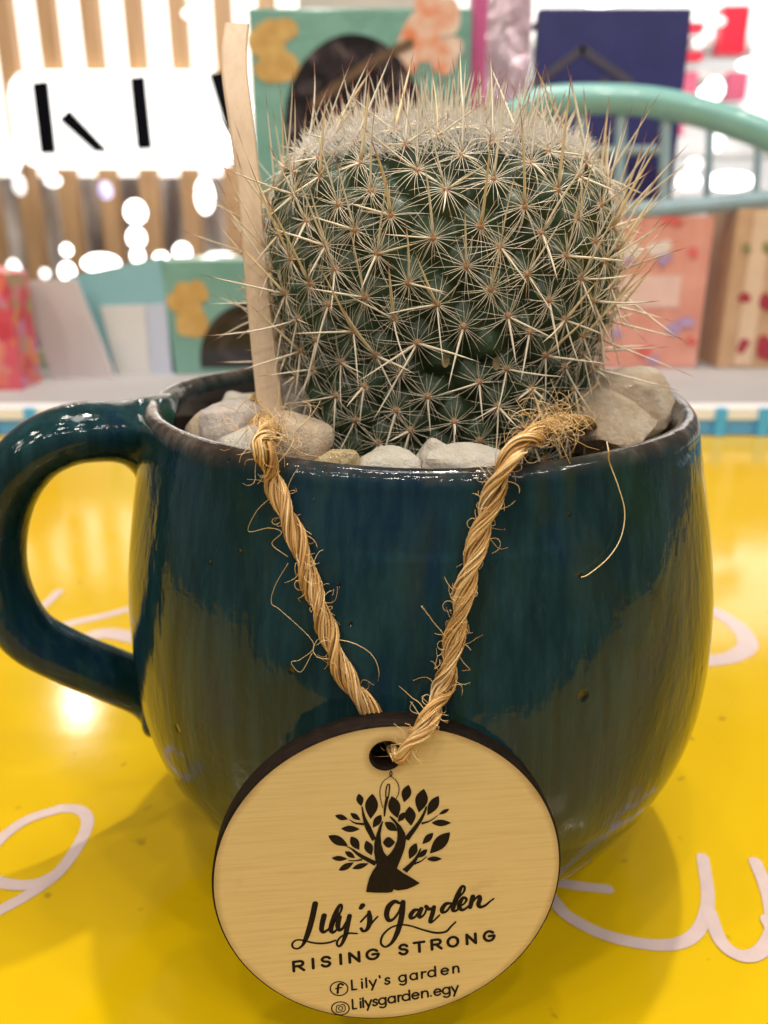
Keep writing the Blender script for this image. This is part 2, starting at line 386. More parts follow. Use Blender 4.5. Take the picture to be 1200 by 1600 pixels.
BN = np.stack([dzv[:, None]*np.cos(ang), dzv[:, None]*np.sin(ang), -np.repeat(drv[:, None], nav, 1)], -1); BN /= np.linalg.norm(BN, axis=-1)[..., None]+1e-9
flat = BV.reshape(-1, 3); h = np.zeros(len(flat)); near = np.zeros(len(flat))
for st in range(0, len(flat), 4000):
    q = flat[st:st+4000]; d = np.linalg.norm(q[:, None]-TP[None], axis=2)/TS[None]; d1 = d.min(1)
    h[st:st+4000] = .0022*(1-np.clip(d1/.66, 0, 1.2)**1.6); near[st:st+4000] = d1
BV = flat+BN.reshape(-1, 3)*h[:, None]
green = NT('cactus_skin'); v = green.coords((1, 1, 1)); g1 = green.noise(v, 120, 4); g2 = green.noise(v, 1600, 3)
c = green.ramp(g1, [(.3, (.013, .028, .010)), (.55, (.026, .052, .019)), (.75, (.042, .074, .030))])
c = green.mix(green.ramp(green.attr('near').outputs['Fac'], [(.0, (.5, .5, .5)), (.22, (0, 0, 0))]), c, (.06, .085, .05, 1))
c = green.mix(green.ramp(g2, [(.6, (0, 0, 0)), (.8, (.5, .5, .5))]), c, (.06, .09, .065, 1))
green.color(c); green.set(Roughness=.42, Specular_IOR_Level=.4); green.bump(g2, .25, .0003)
CACTUS = empty('cactus', tuple(CB), 'round green cactus covered in cream spines, planted in the teal mug', 'cactus')
m = MB(); m.add(BV+np.array([CB[0], CB[1], 0]), [(i*nav+j, i*nav+(j+1) % nav, (i+1)*nav+(j+1) % nav, (i+1)*nav+j) for i in range(nzv-1) for j in range(nav)], near=near)
m.build('body', green.m, CACTUS, CB)

spine = NT('spine'); ta = spine.attr('t').outputs['Fac']; tf = spine.attr('tip').outputs['Fac']; yl = spine.attr('yel').outputs['Fac']
c = spine.mix(yl, (.87, .77, .61, 1), (.79, .59, .29, 1))
c = spine.mix(spine.ramp(ta, [(0, (.95, .95, .95)), (.06, (.5, .5, .5)), (.17, (0, 0, 0))]), c, (.34, .165, .065, 1))
c = spine.mix(spine.math('MULTIPLY', spine.ramp(ta, [(.74, (0, 0, 0)), (.90, (1, 1, 1))]), tf), c, (.24, .05, .028, 1))
spine.color(c); spine.set(Roughness=.38, Subsurface_Weight=.0)
woolm = NT('crown_wool'); woolm.set(Base_Color=(.97, .94, .91, 1), Roughness=.6)
tr_ = woolm.new('ShaderNodeBsdfTranslucent'); tr_.inputs[0].default_value = (.99, .96, .92, 1); mx_ = woolm.new('ShaderNodeMixShader'); mx_.inputs[0].default_value = .5
woolm.link(woolm.b.outputs[0], mx_.inputs[1]); woolm.link(tr_.outputs[0], mx_.inputs[2]); woolm.link(mx_.outputs[0], woolm.n['Material Output'].inputs[0])
felt = plain('areole_felt', (.36, .20, .10, 1), .9, .3, 2500)
UP = np.array([0, 0, 1.])
def frame(N):
    u = UP-N*(UP@N)
    if np.linalg.norm(u) < .15: u = np.array([1., 0, 0])-N*N[0]
    u /= np.linalg.norm(u); return u, np.cross(u, N)
def central_dirs(N, u, s, zr, s_):
    """central spines: several upright ones near the crown, a cross in the middle, one hanging low down"""
    out = []
    if s_ < .016:
        for k in range(RNG.integers(1, 3)):
            a = RNG.uniform(0, 6.28); out.append((N*1.0+UP*.75+(u*math.cos(a)+s*math.sin(a))*.28, RNG.uniform(.006, .0090), 1, .05))
    elif zr > .097:
        out.append((N*.62+u*.95+s*RNG.normal(0, .18), RNG.uniform(.0080, .0140), 1, RNG.choice([0, .15, .3, .8], p=[.3, .25, .2, .25])))
        if RNG.random() < .35: out.append((N*.6-u*.9+s*RNG.normal(0, .25), RNG.uniform(.005, .0075), .6, .2))
        if RNG.random() < .35: out.append((N*.6+s*RNG.choice([-1, 1])+u*RNG.normal(.1, .25), RNG.uniform(.006, .010), .8, .25))
    elif zr > .088:
        if RNG.random() < .5: out.append((N*.5+u*1.0+s*RNG.normal(0, .3), RNG.uniform(.007, .012), .8, .7))
        out.append((N*.52-u*1.0+s*RNG.normal(0, .25), RNG.uniform(.006, .0085), .1, .15))
        for sg in (-1, 1):
            if RNG.random() < .42: out.append((N*.6+s*sg+u*RNG.normal(-.05, .3), RNG.uniform(.006, .010), .4, .3))
    else:
        out.append((N*.45-u*1.0+s*RNG.normal(0, .22), RNG.uniform(.005, .008), .0, .1))
        if RNG.random() < .35: out.append((N*.8-u*.5+s*RNG.normal(0, .5), RNG.uniform(.002, .0045), .0, .2))
        if RNG.random() < .25: out.append((N*.5+s*RNG.choice([-1, 1])-u*.2, RNG.uniform(.004, .008), .3, .2))
    if abs(N[0]) > .72 and zr > .080 and RNG.random() < .6:
        out.append((N*.95+u*RNG.normal(.45 if zr > .098 else .1, .25)+s*RNG.normal(0, .25), RNG.uniform(.0085, .0145), 1, .12))
    return out
view = CAM-np.array([CB[0], CB[1], .1]); view /= np.linalg.norm(view)
far = MB(); ncl = nce = 0
order = sorted(range(NT_), key=lambda k: -(TUB[k][1] @ view))
bald = [np.array([.0025, -.0222, .0895]), np.array([.0085, -.0215, .0890])]     # two bare tubercles seen at the front
for k in order:
    p, N, s_, sp_ = TUB[k]; facing = N @ view
    base = p+N*.00225+np.array([CB[0], CB[1], 0]); u, s = frame(N)
    loc = p-np.array([0, 0, 0])
    if p[2] < .0705: continue
    hidden = facing < -.30
    cl = MB() if (not hidden and ncl < 300) else far
    if any(np.linalg.norm((p+np.array([CB[0], CB[1], 0]))-q) < .0026 for q in bald): continue
    # felt cushion
    cr = .00062*min(1, sp_/.0042); a8 = np.arange(6)/6*6.283
    ringv = [base+(u*math.cos(a)+s*math.sin(a))*cr*1.0-N*.0002 for a in a8]+[base+(u*math.cos(a)+s*math.sin(a))*cr*.7+N*.00022 for a in a8]+[base+N*.00055]
    fsx = [(i, (i+1) % 6, 6+(i+1) % 6, 6+i) for i in range(6)]+[(6+i, 6+(i+1) % 6, 12) for i in range(6)]
    cl.add(ringv, fsx, t=.0, tip=0, yel=.5)
    nrad = (int(RNG.integers(23, 30)) if p[2] > .095 else int(RNG.integers(17, 23))) if not hidden else 12; thk = (1.0 if p[2] > .095 else .82)*RNG.uniform(.85, 1.15); vig = RNG.uniform(.85, 1.12)
    L0 = .0042 if s_ > .014 else .0034
    a0 = RNG.uniform(0, 6.28)
    for i in range(nrad):
        a = a0+i/nrad*6.283+RNG.normal(0, .07); el = RNG.uniform(.10, .40)+(.45 if s_ < .013 else 0)
        d = (u*math.cos(a)+s*math.sin(a))*math.cos(el)+N*math.sin(el); L = L0*vig*RNG.uniform(.70, 1.22)*(1.0+.12*abs(math.sin(a)))
        q = np.linspace(0, 1, 5)[:, None]; bend = RNG.uniform(.10, .42)*L; side_ = RNG.normal(0, .10)*L
        pts = base+N*.0001+d*L*q-N*bend*q*q+np.cross(d, N)*side_*q*q
        cl.tube(pts, thk*np.array([.000049, .000047, .000042, .000032, .00001]), 3, False, t=np.linspace(0.03, 1, 5), tip=0.0, yel=RNG.uniform(0, .22))
    cob = None
    if cl is not far:
        cob = cl.build('spine_cluster', spine.m, CACTUS, CB); ncl += 1
    for (d, L, tipv, yv) in central_dirs(N, u, s, p[2], s_):
        d = d/np.linalg.norm(d); q = np.linspace(0, 1, 8)[:, None]; bendv = (np.cross(d, RNG.normal(0, 1, 3)))*L*RNG.uniform(0, .09)
        pts = base+N*.0001+d*L*q+bendv*q*q
        r0 = RNG.uniform(.00011, .00018)*(1+.4*(yv > .45))*(1 if L > .005 else 1.25); rad = r0*np.array([1, 1, .95, .86, .74, .58, .36, .06 if tipv > .05 else .22])
        tgt = MB() if (cob is not None and nce < 300 and s_ > .006) else far
        tgt.tube(pts, rad, 5, True, t=np.linspace(.03, 1, 8), tip=tipv, yel=yv)
        if tgt is not far: tgt.build('central_spine', spine.m, cob, CB); nce += 1
# crown of dense young spines and wool
wool_mb = MB()
for i in range(9000):
    s_ = .0215*math.sqrt(RNG.random()); a = RNG.uniform(0, 6.283); r0 = np.interp(s_, sA, rA); z0 = np.interp(s_, sA, zA)
    b0 = np.array([r0*math.cos(a)+CB[0], r0*math.sin(a)+CB[1], z0+.0006]); d = np.array([math.cos(a)*s_/.02, math.sin(a)*s_/.02, .9])+RNG.normal(0, .36, 3); d /= np.linalg.norm(d); d[2] = abs(d[2])
    L = RNG.uniform(.0018, .0046); q = np.linspace(0, 1, 4)[:, None]
    wool_mb.tube(b0+d*L*q+RNG.normal(0, .0003, 3)*q*q, [.00008, .00007, .00005, .00001], 3, False)
for i in range(190):
    s_ = .0195*math.sqrt(RNG.random()); a = RNG.uniform(0, 6.283); r0 = np.interp(s_, sA, rA); z0 = np.interp(s_, sA, zA)
    b0 = np.array([r0*math.cos(a)+CB[0], r0*math.sin(a)+CB[1], z0+.0008]); d = np.array([math.cos(a)*.30*s_/.015, math.sin(a)*.30*s_/.015, 1])+RNG.normal(0, .10, 3); d /= np.linalg.norm(d)
    L = RNG.uniform(.0040, .0082); q = np.linspace(0, 1, 6)[:, None]
    far.tube(b0+d*L*q, np.array([1, 1, .92, .75, .45, .06])*RNG.uniform(.00013, .00022), 4, True, t=np.linspace(.12, 1, 6), tip=1, yel=.03)
wo_ = wool_mb.build('crown_wool', woolm.m, CACTUS, CB); wo_['kind'] = 'stuff'
fo_ = far.build('crown_spines', spine.m, CACTUS, CB); fo_['kind'] = 'stuff'
# two bare scarred tubercles
scar = plain('scar_tissue', (.20, .15, .07, 1), .8, .4, 1800)
for q in bald:
    m = MB(); dq = np.array([q[0]-CB[0], q[1]-CB[1], 0]); dq /= np.linalg.norm(dq); ctr = q+dq*.0030; u_ = UP; s2 = np.cross(u_, dq)
    vs_ = [ctr+(u_*math.cos(a)*.0009+s2*math.sin(a)*.00055)*1.0+dq*(.00012 if i % 2 else -.00005) for i, a in enumerate(np.arange(10)/10*6.283)]
    m.add(vs_+[ctr-dq*.0003], [(i, (i+1) % 10, 10) for i in range(10)]); m.build('scar', scar, CACTUS, CB)

# ------------------------------------------------------------------ wooden stick
wood = NT('pale_stick_wood'); v = wood.coords((900, 900, 28)); g = wood.noise(v, 1, 5, .6)
wood.color(wood.ramp(g, [(.3, (.58, .41, .26)), (.6, (.66, .48, .32)), (.8, (.62, .44, .28))])); wood.set(Roughness=.55); wood.bump(g, .06, .0002)
SP = [(370, 38), (366, 75), (367, 120), (374, 175), (384, 250), (393, 340), (401, 440), (411, 540), (421, 630), (428, 700), (432, 760)]
SY = np.linspace(.0075, -.0165, len(SP)); P3 = spline(np.array([at_y(a, b, y) for (a, b), y in zip(SP, SY)]), 70)
m = MB(); V = []; sw = .0018
for i in range(70):
    q = i/69; wd = .00175+.00012*math.sin(q*9); th = .00085
    nx = Vector((1, .25, 0)).normalized(); ny = Vector((-.25, 1, 0)).normalized()
    for (a, b) in ((-1, -.75), (-.85, -1), (.85, -1), (1, -.75), (1, .75), (.85, 1), (-.85, 1), (-1, .75)):
        V.append(P3[i]+np.array(nx)*a*wd+np.array(ny)*b*th)
m.add(V, [(i*8+j, (i+1)*8+j, (i+1)*8+(j+1) % 8, i*8+(j+1) % 8) for i in range(69) for j in range(8)]+[tuple(range(8)), tuple(69*8+j for j in range(7, -1, -1))])
b0 = P3[-1]; tag(m.build('wooden_stick', wood.m, None, b0, smooth=False), 'thin pale wooden stick standing in the mug, left of the cactus', 'stick')

# ------------------------------------------------------------------ wooden tag
TS_ = .914                       # the disc hangs against the belly of the mug
T0 = np.array([-.0047500, -.0456857, .0242092]); TC = CAM+(T0-CAM)*TS_; TR = .0232579*TS_; LEAN, YAW = R_(3.706), R_(5.24)
UX = np.array([math.cos(YAW), math.sin(YAW), 0]); BK = np.array([-math.sin(YAW), math.cos(YAW), 0])
UZ = math.cos(LEAN)*UP+math.sin(LEAN)*BK; UN = np.cross(UX, UZ)          # UN points to the viewer
def tagp(px, py):
    d = ray(px, py); s_ = ((TC-CAM) @ UN)/(d @ UN); p = CAM+s_*d-TC; return np.array([p @ UX, p @ UZ])
TH = .0026
TAG = empty('wooden_tag', (0, 0, 0), 'round plywood name tag with burnt edge and dark printed tree, hanging against the mug', 'tag')
TAG.matrix_world = Matrix(((UX[0], UZ[0], UN[0], TC[0]), (UX[1], UZ[1], UN[1], TC[1]), (UX[2], UZ[2], UN[2], TC[2]), (0, 0, 0, 1)))
hc = tagp(603, 1181); hr_ = np.linalg.norm(tagp(630, 1181)-tagp(577, 1181))/2
ply = NT('birch_ply'); v = ply.coords((90, 2600, 300), (0, 0, R_(-8))); g = ply.noise(v, 1, 5, .6, .3); g2 = ply.noise(ply.coords((2500, 2500, 2500)), 1, 2)
c = ply.ramp(g, [(.25, (.55, .395, .175)), (.5, (.62, .46, .21)), (.75, (.65, .49, .235))])
g3 = ply.noise(ply.coords((150, 1500, 300), (0, 0, R_(-10))), 1, 3); c = ply.mix(ply.ramp(g3, [(.64, (0, 0, 0)), (.8, (.35, .35, .35))]), c, (.40, .25, .09, 1))
st_ = ply.noise(ply.coords((130, 130, 130)), 1, 5); c = ply.mix(ply.ramp(st_, [(.64, (0, 0, 0)), (.76, (.4, .4, .4))]), c, (.40, .25, .11, 1))
for (cx_, cy_, a_, b_) in ((0, 0, TR-.0011, TR-.0002), (hc[0], hc[1], -(hr_+.0010), -(hr_+.0001))):
    dd = ply.new('ShaderNodeVectorMath', operation='DISTANCE'); ply.link(ply.coords((1, 1, 0)), dd.inputs[0]); dd.inputs[1].default_value = (cx_, cy_, 0)
    dv = dd.outputs['Value'] if a_ > 0 else ply.math('MULTIPLY', dd.outputs['Value'], -1.0)
    k_ = ply.math('DIVIDE', ply.math('SUBTRACT', ply.math('ADD', dv, ply.math('MULTIPLY', ply.math('SUBTRACT', st_, .5), .0012)), a_), b_-a_, True)
    c = ply.mix(ply.math('MULTIPLY', k_, .5), c, (.20, .10, .03, 1))
ply.color(c); ply.set(Roughness=.6, Specular_IOR_Level=.3); ply.bump(ply.math('ADD', g, ply.math('MULTIPLY', g2, .3)), .10, .0002)
burnt = NT('burnt_edge'); v = burnt.coords((800, 800, 2500)); burnt.color(burnt.ramp(burnt.noise(v, 1, 4), [(.3, (.006, .004, .003)), (.7, (.018, .010, .006))])); burnt.set(Roughness=.85, Specular_IOR_Level=.12)
circ = lambda c, r, n: [(c[0]+r*math.cos(a), c[1]+r*math.sin(a)) for a in np.arange(n)/n*2*math.pi]
me = fill_mesh('disc', [circ((0, 0), TR-.0003, 160), circ(hc, hr_, 60)], TH, .00028)
me.materials.append(ply.m); me.materials.append(burnt.m)
for f in me.polygons: f.material_index = 0 if abs(f.normal.z) > .97 else 1
me.transform(Matrix.Translation((0, 0, -TH/2-.00028)))
link('disc', me, TAG)
inkm = NT('dark_brown_print'); v = inkm.coords((1, 1, 1)); g = inkm.noise(v, 2600, 3, .6)
inkm.color(inkm.ramp(g, [(.35, (.010, .006, .0035)), (.68, (.016, .010, .006)), (.82, (.05, .03, .014))])); inkm.set(Roughness=.8, Specular_IOR_Level=.15)
PZ = .00003
def tree_px(x, y): return tagp(500+x/5.4545, 1190+y/5.4545)
def text_px(x, y): return tagp(440+x/3.4286, 1370+y/3.4286)
def leaf(mb, x0, y0, x1, y1, wdt, z):
    a, b = np.array([x0, y0], float), np.array([x1, y1], float); d = b-a; nrm = np.array([-d[1], d[0]])/np.linalg.norm(d)
    s_ = np.linspace(0, 1, 12); off = np.sin(math.pi*s_**.9)*wdt/2
    pl = [a+d*q+nrm*o for q, o in zip(s_, off)]+[a+d*q-nrm*o for q, o in zip(s_[::-1][1:-1], off[::-1][1:-1])]
    P = [tree_px(*q) for q in pl]
    if sum(P[i][0]*P[(i+1) % len(P)][1]-P[(i+1) % len(P)][0]*P[i][1] for i in range(len(P))) < 0: P = P[::-1]
    mb.add([(*q, z) for q in P], [tuple(range(len(P)))])
EMB = link('tree_emblem', None, TAG); 
LEAVES = [(330,272,352,378,62),(447,272,430,488,112),(128,458,240,490,48),(258,438,345,498,46),(180,570,340,574,56),(523,452,450,562,64),(70,630,240,715,78),(262,636,335,750,74),(392,672,440,798,74),(98,820,235,828,44),(212,764,300,820,46),(158,926,288,858,52),(275,910,415,866,46),
          (610,292,660,480,104),(755,196,715,345,82),(885,230,842,432,108),(1012,290,915,455,84),(762,380,775,545,96),(725,430,665,512,52),(1102,402,1012,448,32),(950,520,1118,520,56),(552,515,660,588,70),(965,605,872,700,56),(1108,600,935,782,104),(822,692,760,828,72),(915,745,835,818,46),(910,828,1040,826,44),(535,688,640,684,92)]
for i, L in enumerate(LEAVES):
    m = MB(); leaf(m, *L, PZ+i*1e-6); m.build('leaf', inkm.m, EMB, smooth=False)
BR = [([(357,380),(375,470),(410,560),(462,665)],[10,26,50,40]),([(250,492),(300,520),(375,530)],[6,16,24]),([(205,712),(265,738),(340,795),(475,868)],[4,14,34,46]),([(240,838),(290,842),(360,832)],[10,12,20]),
      ([(908,378),(885,440),(840,520),(735,660)],[14,24,34,52]),([(1005,455),(940,500),(865,525)],[5,14,22]),([(858,735),(830,800),(790,860),(720,930)],[10,24,40,56]),([(910,805),(860,845),(800,868)],[7,14,24]),
      ([(600,120),(540,165),(512,230),(515,310),(535,390)],[7,7,7,7,7]),([(608,124),(650,160),(672,215),(668,270),(648,312)],[7,7,7,7,7]),([(604,75),(594,98),(602,122),(614,98),(604,75)],[8,8,10,8,8]),
      ([(560,300),(562,240),(575,195),(592,196),(590,250),(580,310)],[10,11,12,12,11,10]),([(548,460),(553,400),(566,330),(572,300)],[12,22,26,16])]
for i, (pp, ww) in enumerate(BR):
    m = MB(); q = spline(pp, 24); wv = np.interp(np.linspace(0, 1, 24), np.linspace(0, 1, len(ww)), ww)/5.4545/F_PX*.0905*1.03
    ribbon(m, np.array([tree_px(*a) for a in q]), wv, PZ+(40+i)*1e-6, i > 7); m.build('branch', inkm.m, EMB, smooth=False)
trunk = [(530,500),(505,545),(482,610),(462,690),(460,760),(470,830),(482,880),(450,925),(420,985),(402,1050),(392,1106),(470,1112),(570,1112),(618,1106),(626,1082),(660,1094),(740,1082),(800,1058),(850,1030),(780,985),(710,945),(655,905),(690,820),(722,730),(734,650),(722,600),(690,545),(655,510),(630,480),(600,460),(590,462),(605,485),(640,525),(655,560),(660,620),(655,670),(630,730),(600,775),(572,800),(545,770),(522,700),(515,620),(525,560),(538,505)]
me = fill_mesh('trunk', [[tree_px(*q) for q in trunk]]); me.transform(Matrix.Translation((0, 0, PZ+8e-5))); me.materials.append(inkm.m); link('trunk', me, EMB)
# script lettering: broad pen strokes
def strokes(name, items, scale_w, label=None, z0=PZ, jitter=0):
    root = MB()
    for i, (pp, ww) in enumerate(items):
        n_ = max(8, 7*len(pp)); q = spline(pp, n_) if len(pp) > 2 else np.array(pp, float)
        if len(pp) == 2: q = np.array([np.array(pp[0])+(np.array(pp[1])-np.array(pp[0]))*k for k in np.linspace(0, 1, 5)]); n_ = 5
        wv = np.interp(np.linspace(0, 1, n_), np.linspace(0, 1, len(ww)), ww)*scale_w
        ribbon(root, np.array([text_px(*a) for a in q]), wv, z0+i*1.2e-6)
    o = root.build(name, inkm.m, TAG, smooth=False)
    if label: o['label'] = label
PXW = 1/3.4286/F_PX*.0915
SCRIPT = [([(180,143),(165,215),(146,285),(128,335),(112,366),(86,384),(62,378),(58,356),(80,338),(118,340),(165,352),(212,356),(256,351),(288,340)],[24,24,24,20,12,9,9,9,8,8,9,10,10,9]),
 ([(228,206),(218,248),(214,282),(226,296),(248,282)],[22,22,20,14,10]), ([(246,286),(288,232),(318,182),(322,154),(310,152),(290,195),(270,250),(264,284),(276,297),(298,280)],[9,9,10,11,12,22,22,20,14,9]),
 ([(310,214),(301,258),(308,284),(328,274),(350,236)],[20,22,16,12,10]), ([(364,208),(352,262),(342,312),(324,356),(306,372),(296,352),(316,322),(356,302),(404,303)],[20,22,20,14,10,10,9,9,8]),
 ([(434,152),(424,166)],[22,18]), ([(424,240),(452,210),(472,186)],[9,9,10]), ([(468,186),(472,215),(470,252),(456,282),(436,290),(426,276)],[14,22,22,16,12,14]), ([(470,262),(490,238),(514,212)],[10,9,8]),
 ([(632,140),(604,132),(574,158),(562,200),(574,232),(600,224),(628,186),(646,140)],[12,20,24,22,18,12,10,12]), ([(650,134),(646,188),(636,244),(616,306),(588,354),(554,374),(532,354),(542,312),(584,272),(638,256),(692,262),(762,284),(828,299),(880,292),(908,264),(932,241)],[22,24,24,22,14,10,10,10,9,8,8,9,11,11,9,8]),
 ([(738,176),(712,178),(692,202),(694,220),(716,212),(738,180)],[10,18,20,16,11,10]), ([(748,170),(736,202),(742,216),(764,200),(778,168)],[20,20,14,9,9]),
 ([(774,158),(790,172),(816,164)],[18,16,12]), ([(816,160),(808,196),(796,238),(812,236),(846,204)],[18,20,18,9,8]),
 ([(908,140),(880,144),(860,170),(862,188),(884,182),(908,150)],[10,18,20,16,11,10]), ([(924,140),(950,108),(976,78),(980,54),(964,52),(944,94),(924,146),(918,176),(934,180),(952,164)],[8,9,10,11,13,22,22,18,12,9]),
 ([(948,160),(978,142),(990,120),(974,110),(956,134),(952,162),(970,176),(1000,156),(1018,126)],[9,9,12,14,20,20,14,9,8]),
 ([(1024,104),(1016,136),(1010,162)],[20,20,18]), ([(1012,152),(1036,118),(1058,102),(1062,118),(1054,144),(1064,160),(1090,152),(1114,132),(1136,116)],[9,9,14,20,20,16,12,9,8])]
strokes('script_lettering', SCRIPT, PXW*1.42)
def arcp(cx, cy, rx, ry, a0, a1, n=12): return [(cx+rx*math.cos(R_(a)), cy+ry*math.sin(R_(a))) for a in np.linspace(a0, a1, n)]
XH = .66
GL = {'L': [[(0,1),(0,0)],[(0,0),(.62,0)]], 'i': [[(0,0),(0,XH)],[(0,.93),(0,.96)]], 'l': [[(0,0),(0,1)]], 'y': [[(0,XH),(.5,0)],[(1,XH),(.3,-.36)]], "'": [[(0,1),(.3,.8)]],
      's': [[(.95,.55),(.6,XH),(.15,.55),(.25,.38),(.7,.30),(.95,.15),(.6,0),(.2,0),(0,.12)]], 'g': [arcp(.48,.33,.48,.33,0,360,18), [(.96,XH),(.96,-.1),(.8,-.3),(.5,-.36),(.1,-.25)]],
      'a': [arcp(.48,.33,.48,.33,0,360,18), [(.96,XH),(.96,0)]], 'r': [[(0,XH),(0,0)],[(0,.3),(.3,.6),(1,.62)]], 'd': [arcp(.48,.33,.48,.33,0,360,18), [(.96,1.02),(.96,0)]],
      'e': [[(.04,.35),(.94,.35)], arcp(.48,.33,.47,.33,4,320,16)], 'n': [[(0,XH),(0,0)],[(0,.35),(.2,.6),(.55,.66),(.85,.58),(.95,.35),(.95,0)]], '.': [[(0,.03),(0.01,.04)]],
      'R': [[(0,0),(0,1)],[(0,1),(.6,1)],arcp(.6,.75,.34,.25,90,-90,8),[(0,.5),(.6,.5)],[(.45,.5),(1,0)]], 'I': [[(0,0),(0,1)]], 'S': [[(.95,.82),(.7,.98),(.3,.98),(.06,.78),(.25,.56),(.75,.46),(.95,.24),(.7,.02),(.3,.02),(.03,.2)]],
      'N': [[(0,0),(0,1)],[(0,1),(1,0)],[(1,0),(1,1)]], 'G': [arcp(.5,.5,.5,.5,40,360,20),[(1,.5),(.5,.5)]], 'T': [[(.5,0),(.5,1)],[(0,1),(1,1)]], 'O': [arcp(.5,.5,.5,.5,0,360,22)]}
def line(name, spec, base, slope, cap, wpx, lean=.10):
    items = []
    for ch, x0, x1 in spec:
        yb = base(x0)
        for st_ in GL[ch]:
            pp = [(x0+(x1-x0)*a-lean*b*0+(-.06*cap*b), yb-(x1-x0)*a*slope-cap*b) for a, b in st_]
            items.append((pp, [wpx]*len(pp)))
    strokes(name, items, PXW)
line('capital_lettering', [('R',66,120),('I',170,170),('S',216,262),('I',318,318),('N',366,416),('G',458,520),('S',632,676),('T',712,766),('R',806,856),('O',892,946),('N',994,1040),('G',1086,1140)], lambda x: 506-(x-62)*.158, .13, 50, 18)
line('small_lettering', [('L',378,414),('i',432,432),('l',455,455),('y',472,508),("'",527,533),('s',555,580),('g',630,668),('a',690,728),('r',752,774),('d',786,826),('e',856,896),('n',920,950)], lambda x: 605-(x-375)*.168, .15, 50, 12.5)
line('small_lettering', [('L',382,412),('i',424,424),('l',438,438),('y',450,482),('s',490,514),('g',522,560),('a',572,610),('r',626,642),('d',648,688),('e',700,738),('n',752,786),('.',800,801),('e',818,856),('g',864,902),('y',912,946)], lambda x: 708-(x-378)*.165, .15, 50, 12.5)
strokes('round_icon', [(arcp(308,598,47,37,0,360,30),[8]*30), ([(330,578),(315,572),(304,582),(300,622)],[13,13,14,14]), ([(290,598),(322,592)],[10,10])], PXW)
strokes('round_icon', [(arcp(315,704,47,35,0,360,30),[8]*30), ([(296,690),(334,684),(338,716),(300,724),(292,712),(296,690)],[6]*6), (arcp(316,704,11,10,0,360,16),[6]*16), ([(328,692),(330,691)],[5,5])], PXW)

# ------------------------------------------------------------------ jute twine
jute = NT('jute_fibre'); tn = jute.attr('tone').outputs['Fac']
jute.color(jute.ramp(tn, [(0, (.20, .10, .03)), (.4, (.50, .28, .095)), (.75, (.68, .43, .17)), (1, (.80, .60, .33))])); jute.set(Roughness=.7, Specular_IOR_Level=.25)
TWO = .00124
Lp = [(424, 742), (443, 792), (462, 838), (482, 898), (503, 960), (524, 1022), (548, 1070), (572, 1102)]
Rp = [(792, 722), (775, 762), (757, 812), (742, 862), (729, 912), (716, 968), (703, 1030), (690, 1080)]
holeW = TC+UX*hc[0]+UZ*hc[1]
PATH = []
PATH += [np.array([.0308*math.cos(a)+.0031, .0308*math.sin(a)+.003, .0775]) for a in np.radians([10, 45, 90, 135, 170, 195])]
PATH += [on_z(420, 672, .0812)+np.array([0, .001, 0]), on_z(410, 692, .0824), on_z(412, 707, .0818)]
PATH += [mug_hit(a, b, .0011) for a, b in Lp[:-1]]
PATH += [mug_hit(*Lp[-1], .0009), holeW-UN*(TH+.0006)+UX*.0008+UZ*.0003, holeW-UN*TH*.5+UX*.0009+UZ*.0002, holeW+UN*.0009+UX*.0015+UZ*.0002]
fr = tagp(640, 1150); PATH += [TC+UX*fr[0]+UZ*fr[1]+UN*.0011]
fr = tagp(668, 1118); PATH += [TC+UX*fr[0]+UZ*fr[1]+UN*.0010]
PATH += [mug_hit(a, b, .0012) for a, b in Rp[::-1]]
PATH += [on_z(806, 702, .0822), on_z(832, 682, .0828), on_z(858, 669, .0826), on_z(882, 662, .0812), np.array([.0282, -.0075, .0765]), np.array([.0295, -.003, .0725])]
PC = resample(spline(np.array(PATH), 900), .00035); NP = len(PC)
dist = np.arange(NP)*.00035
k0 = np.argmin(np.linalg.norm(PC-holeW, axis=1)); thin = 1-.42*np.exp(-((np.arange(NP)-k0)/16.)**2)
tg = np.gradient(PC, axis=0); tg /= np.linalg.norm(tg, axis=1)[:, None]
uu = np.zeros_like(PC); u = np.array([0, 0, 1.])-tg[0]*tg[0][2]
for i in range(NP): u = u-tg[i]*(u@tg[i]); u /= np.linalg.norm(u); uu[i] = u
vv = np.cross(tg, uu)
TW = empty('jute_twine', tuple(PC[-1]), 'hairy brown jute twine looped over the rim and through the tag hole', 'twine')
for ply_i in range(2):
    m = MB(); ph = dist/.0112*2*math.pi+ply_i*math.pi
    cen = PC+(uu*np.cos(ph)[:, None]+vv*np.sin(ph)[:, None])*(TWO*.42*thin)[:, None]
    for f_ in range(30):
        rr = TWO*(.56 if f_ < 15 else .30)*RNG.uniform(.86, 1.08); p0 = f_/15*6.283+RNG.normal(0, .12); ph2 = dist/.0125*2*math.pi+p0+ph*0+.35*np.sin(dist*RNG.uniform(150, 500)+RNG.uniform(0, 6))
        rj = rr*thin*(1+.12*np.sin(dist*RNG.uniform(300, 900)+RNG.uniform(0, 6)))
        pts = cen+(uu*np.cos(ph2)[:, None]+vv*np.sin(ph2)[:, None])*rj[:, None]
        m.tube(pts[::2], RNG.uniform(.00009, .00017), 4, True, tone=np.clip(RNG.normal(.5, .26)+.16*np.sin(dist[::2]*RNG.uniform(80, 300)), 0, 1))
    m.build('strand', jute.m, TW, PC[-1])
fz = MB()
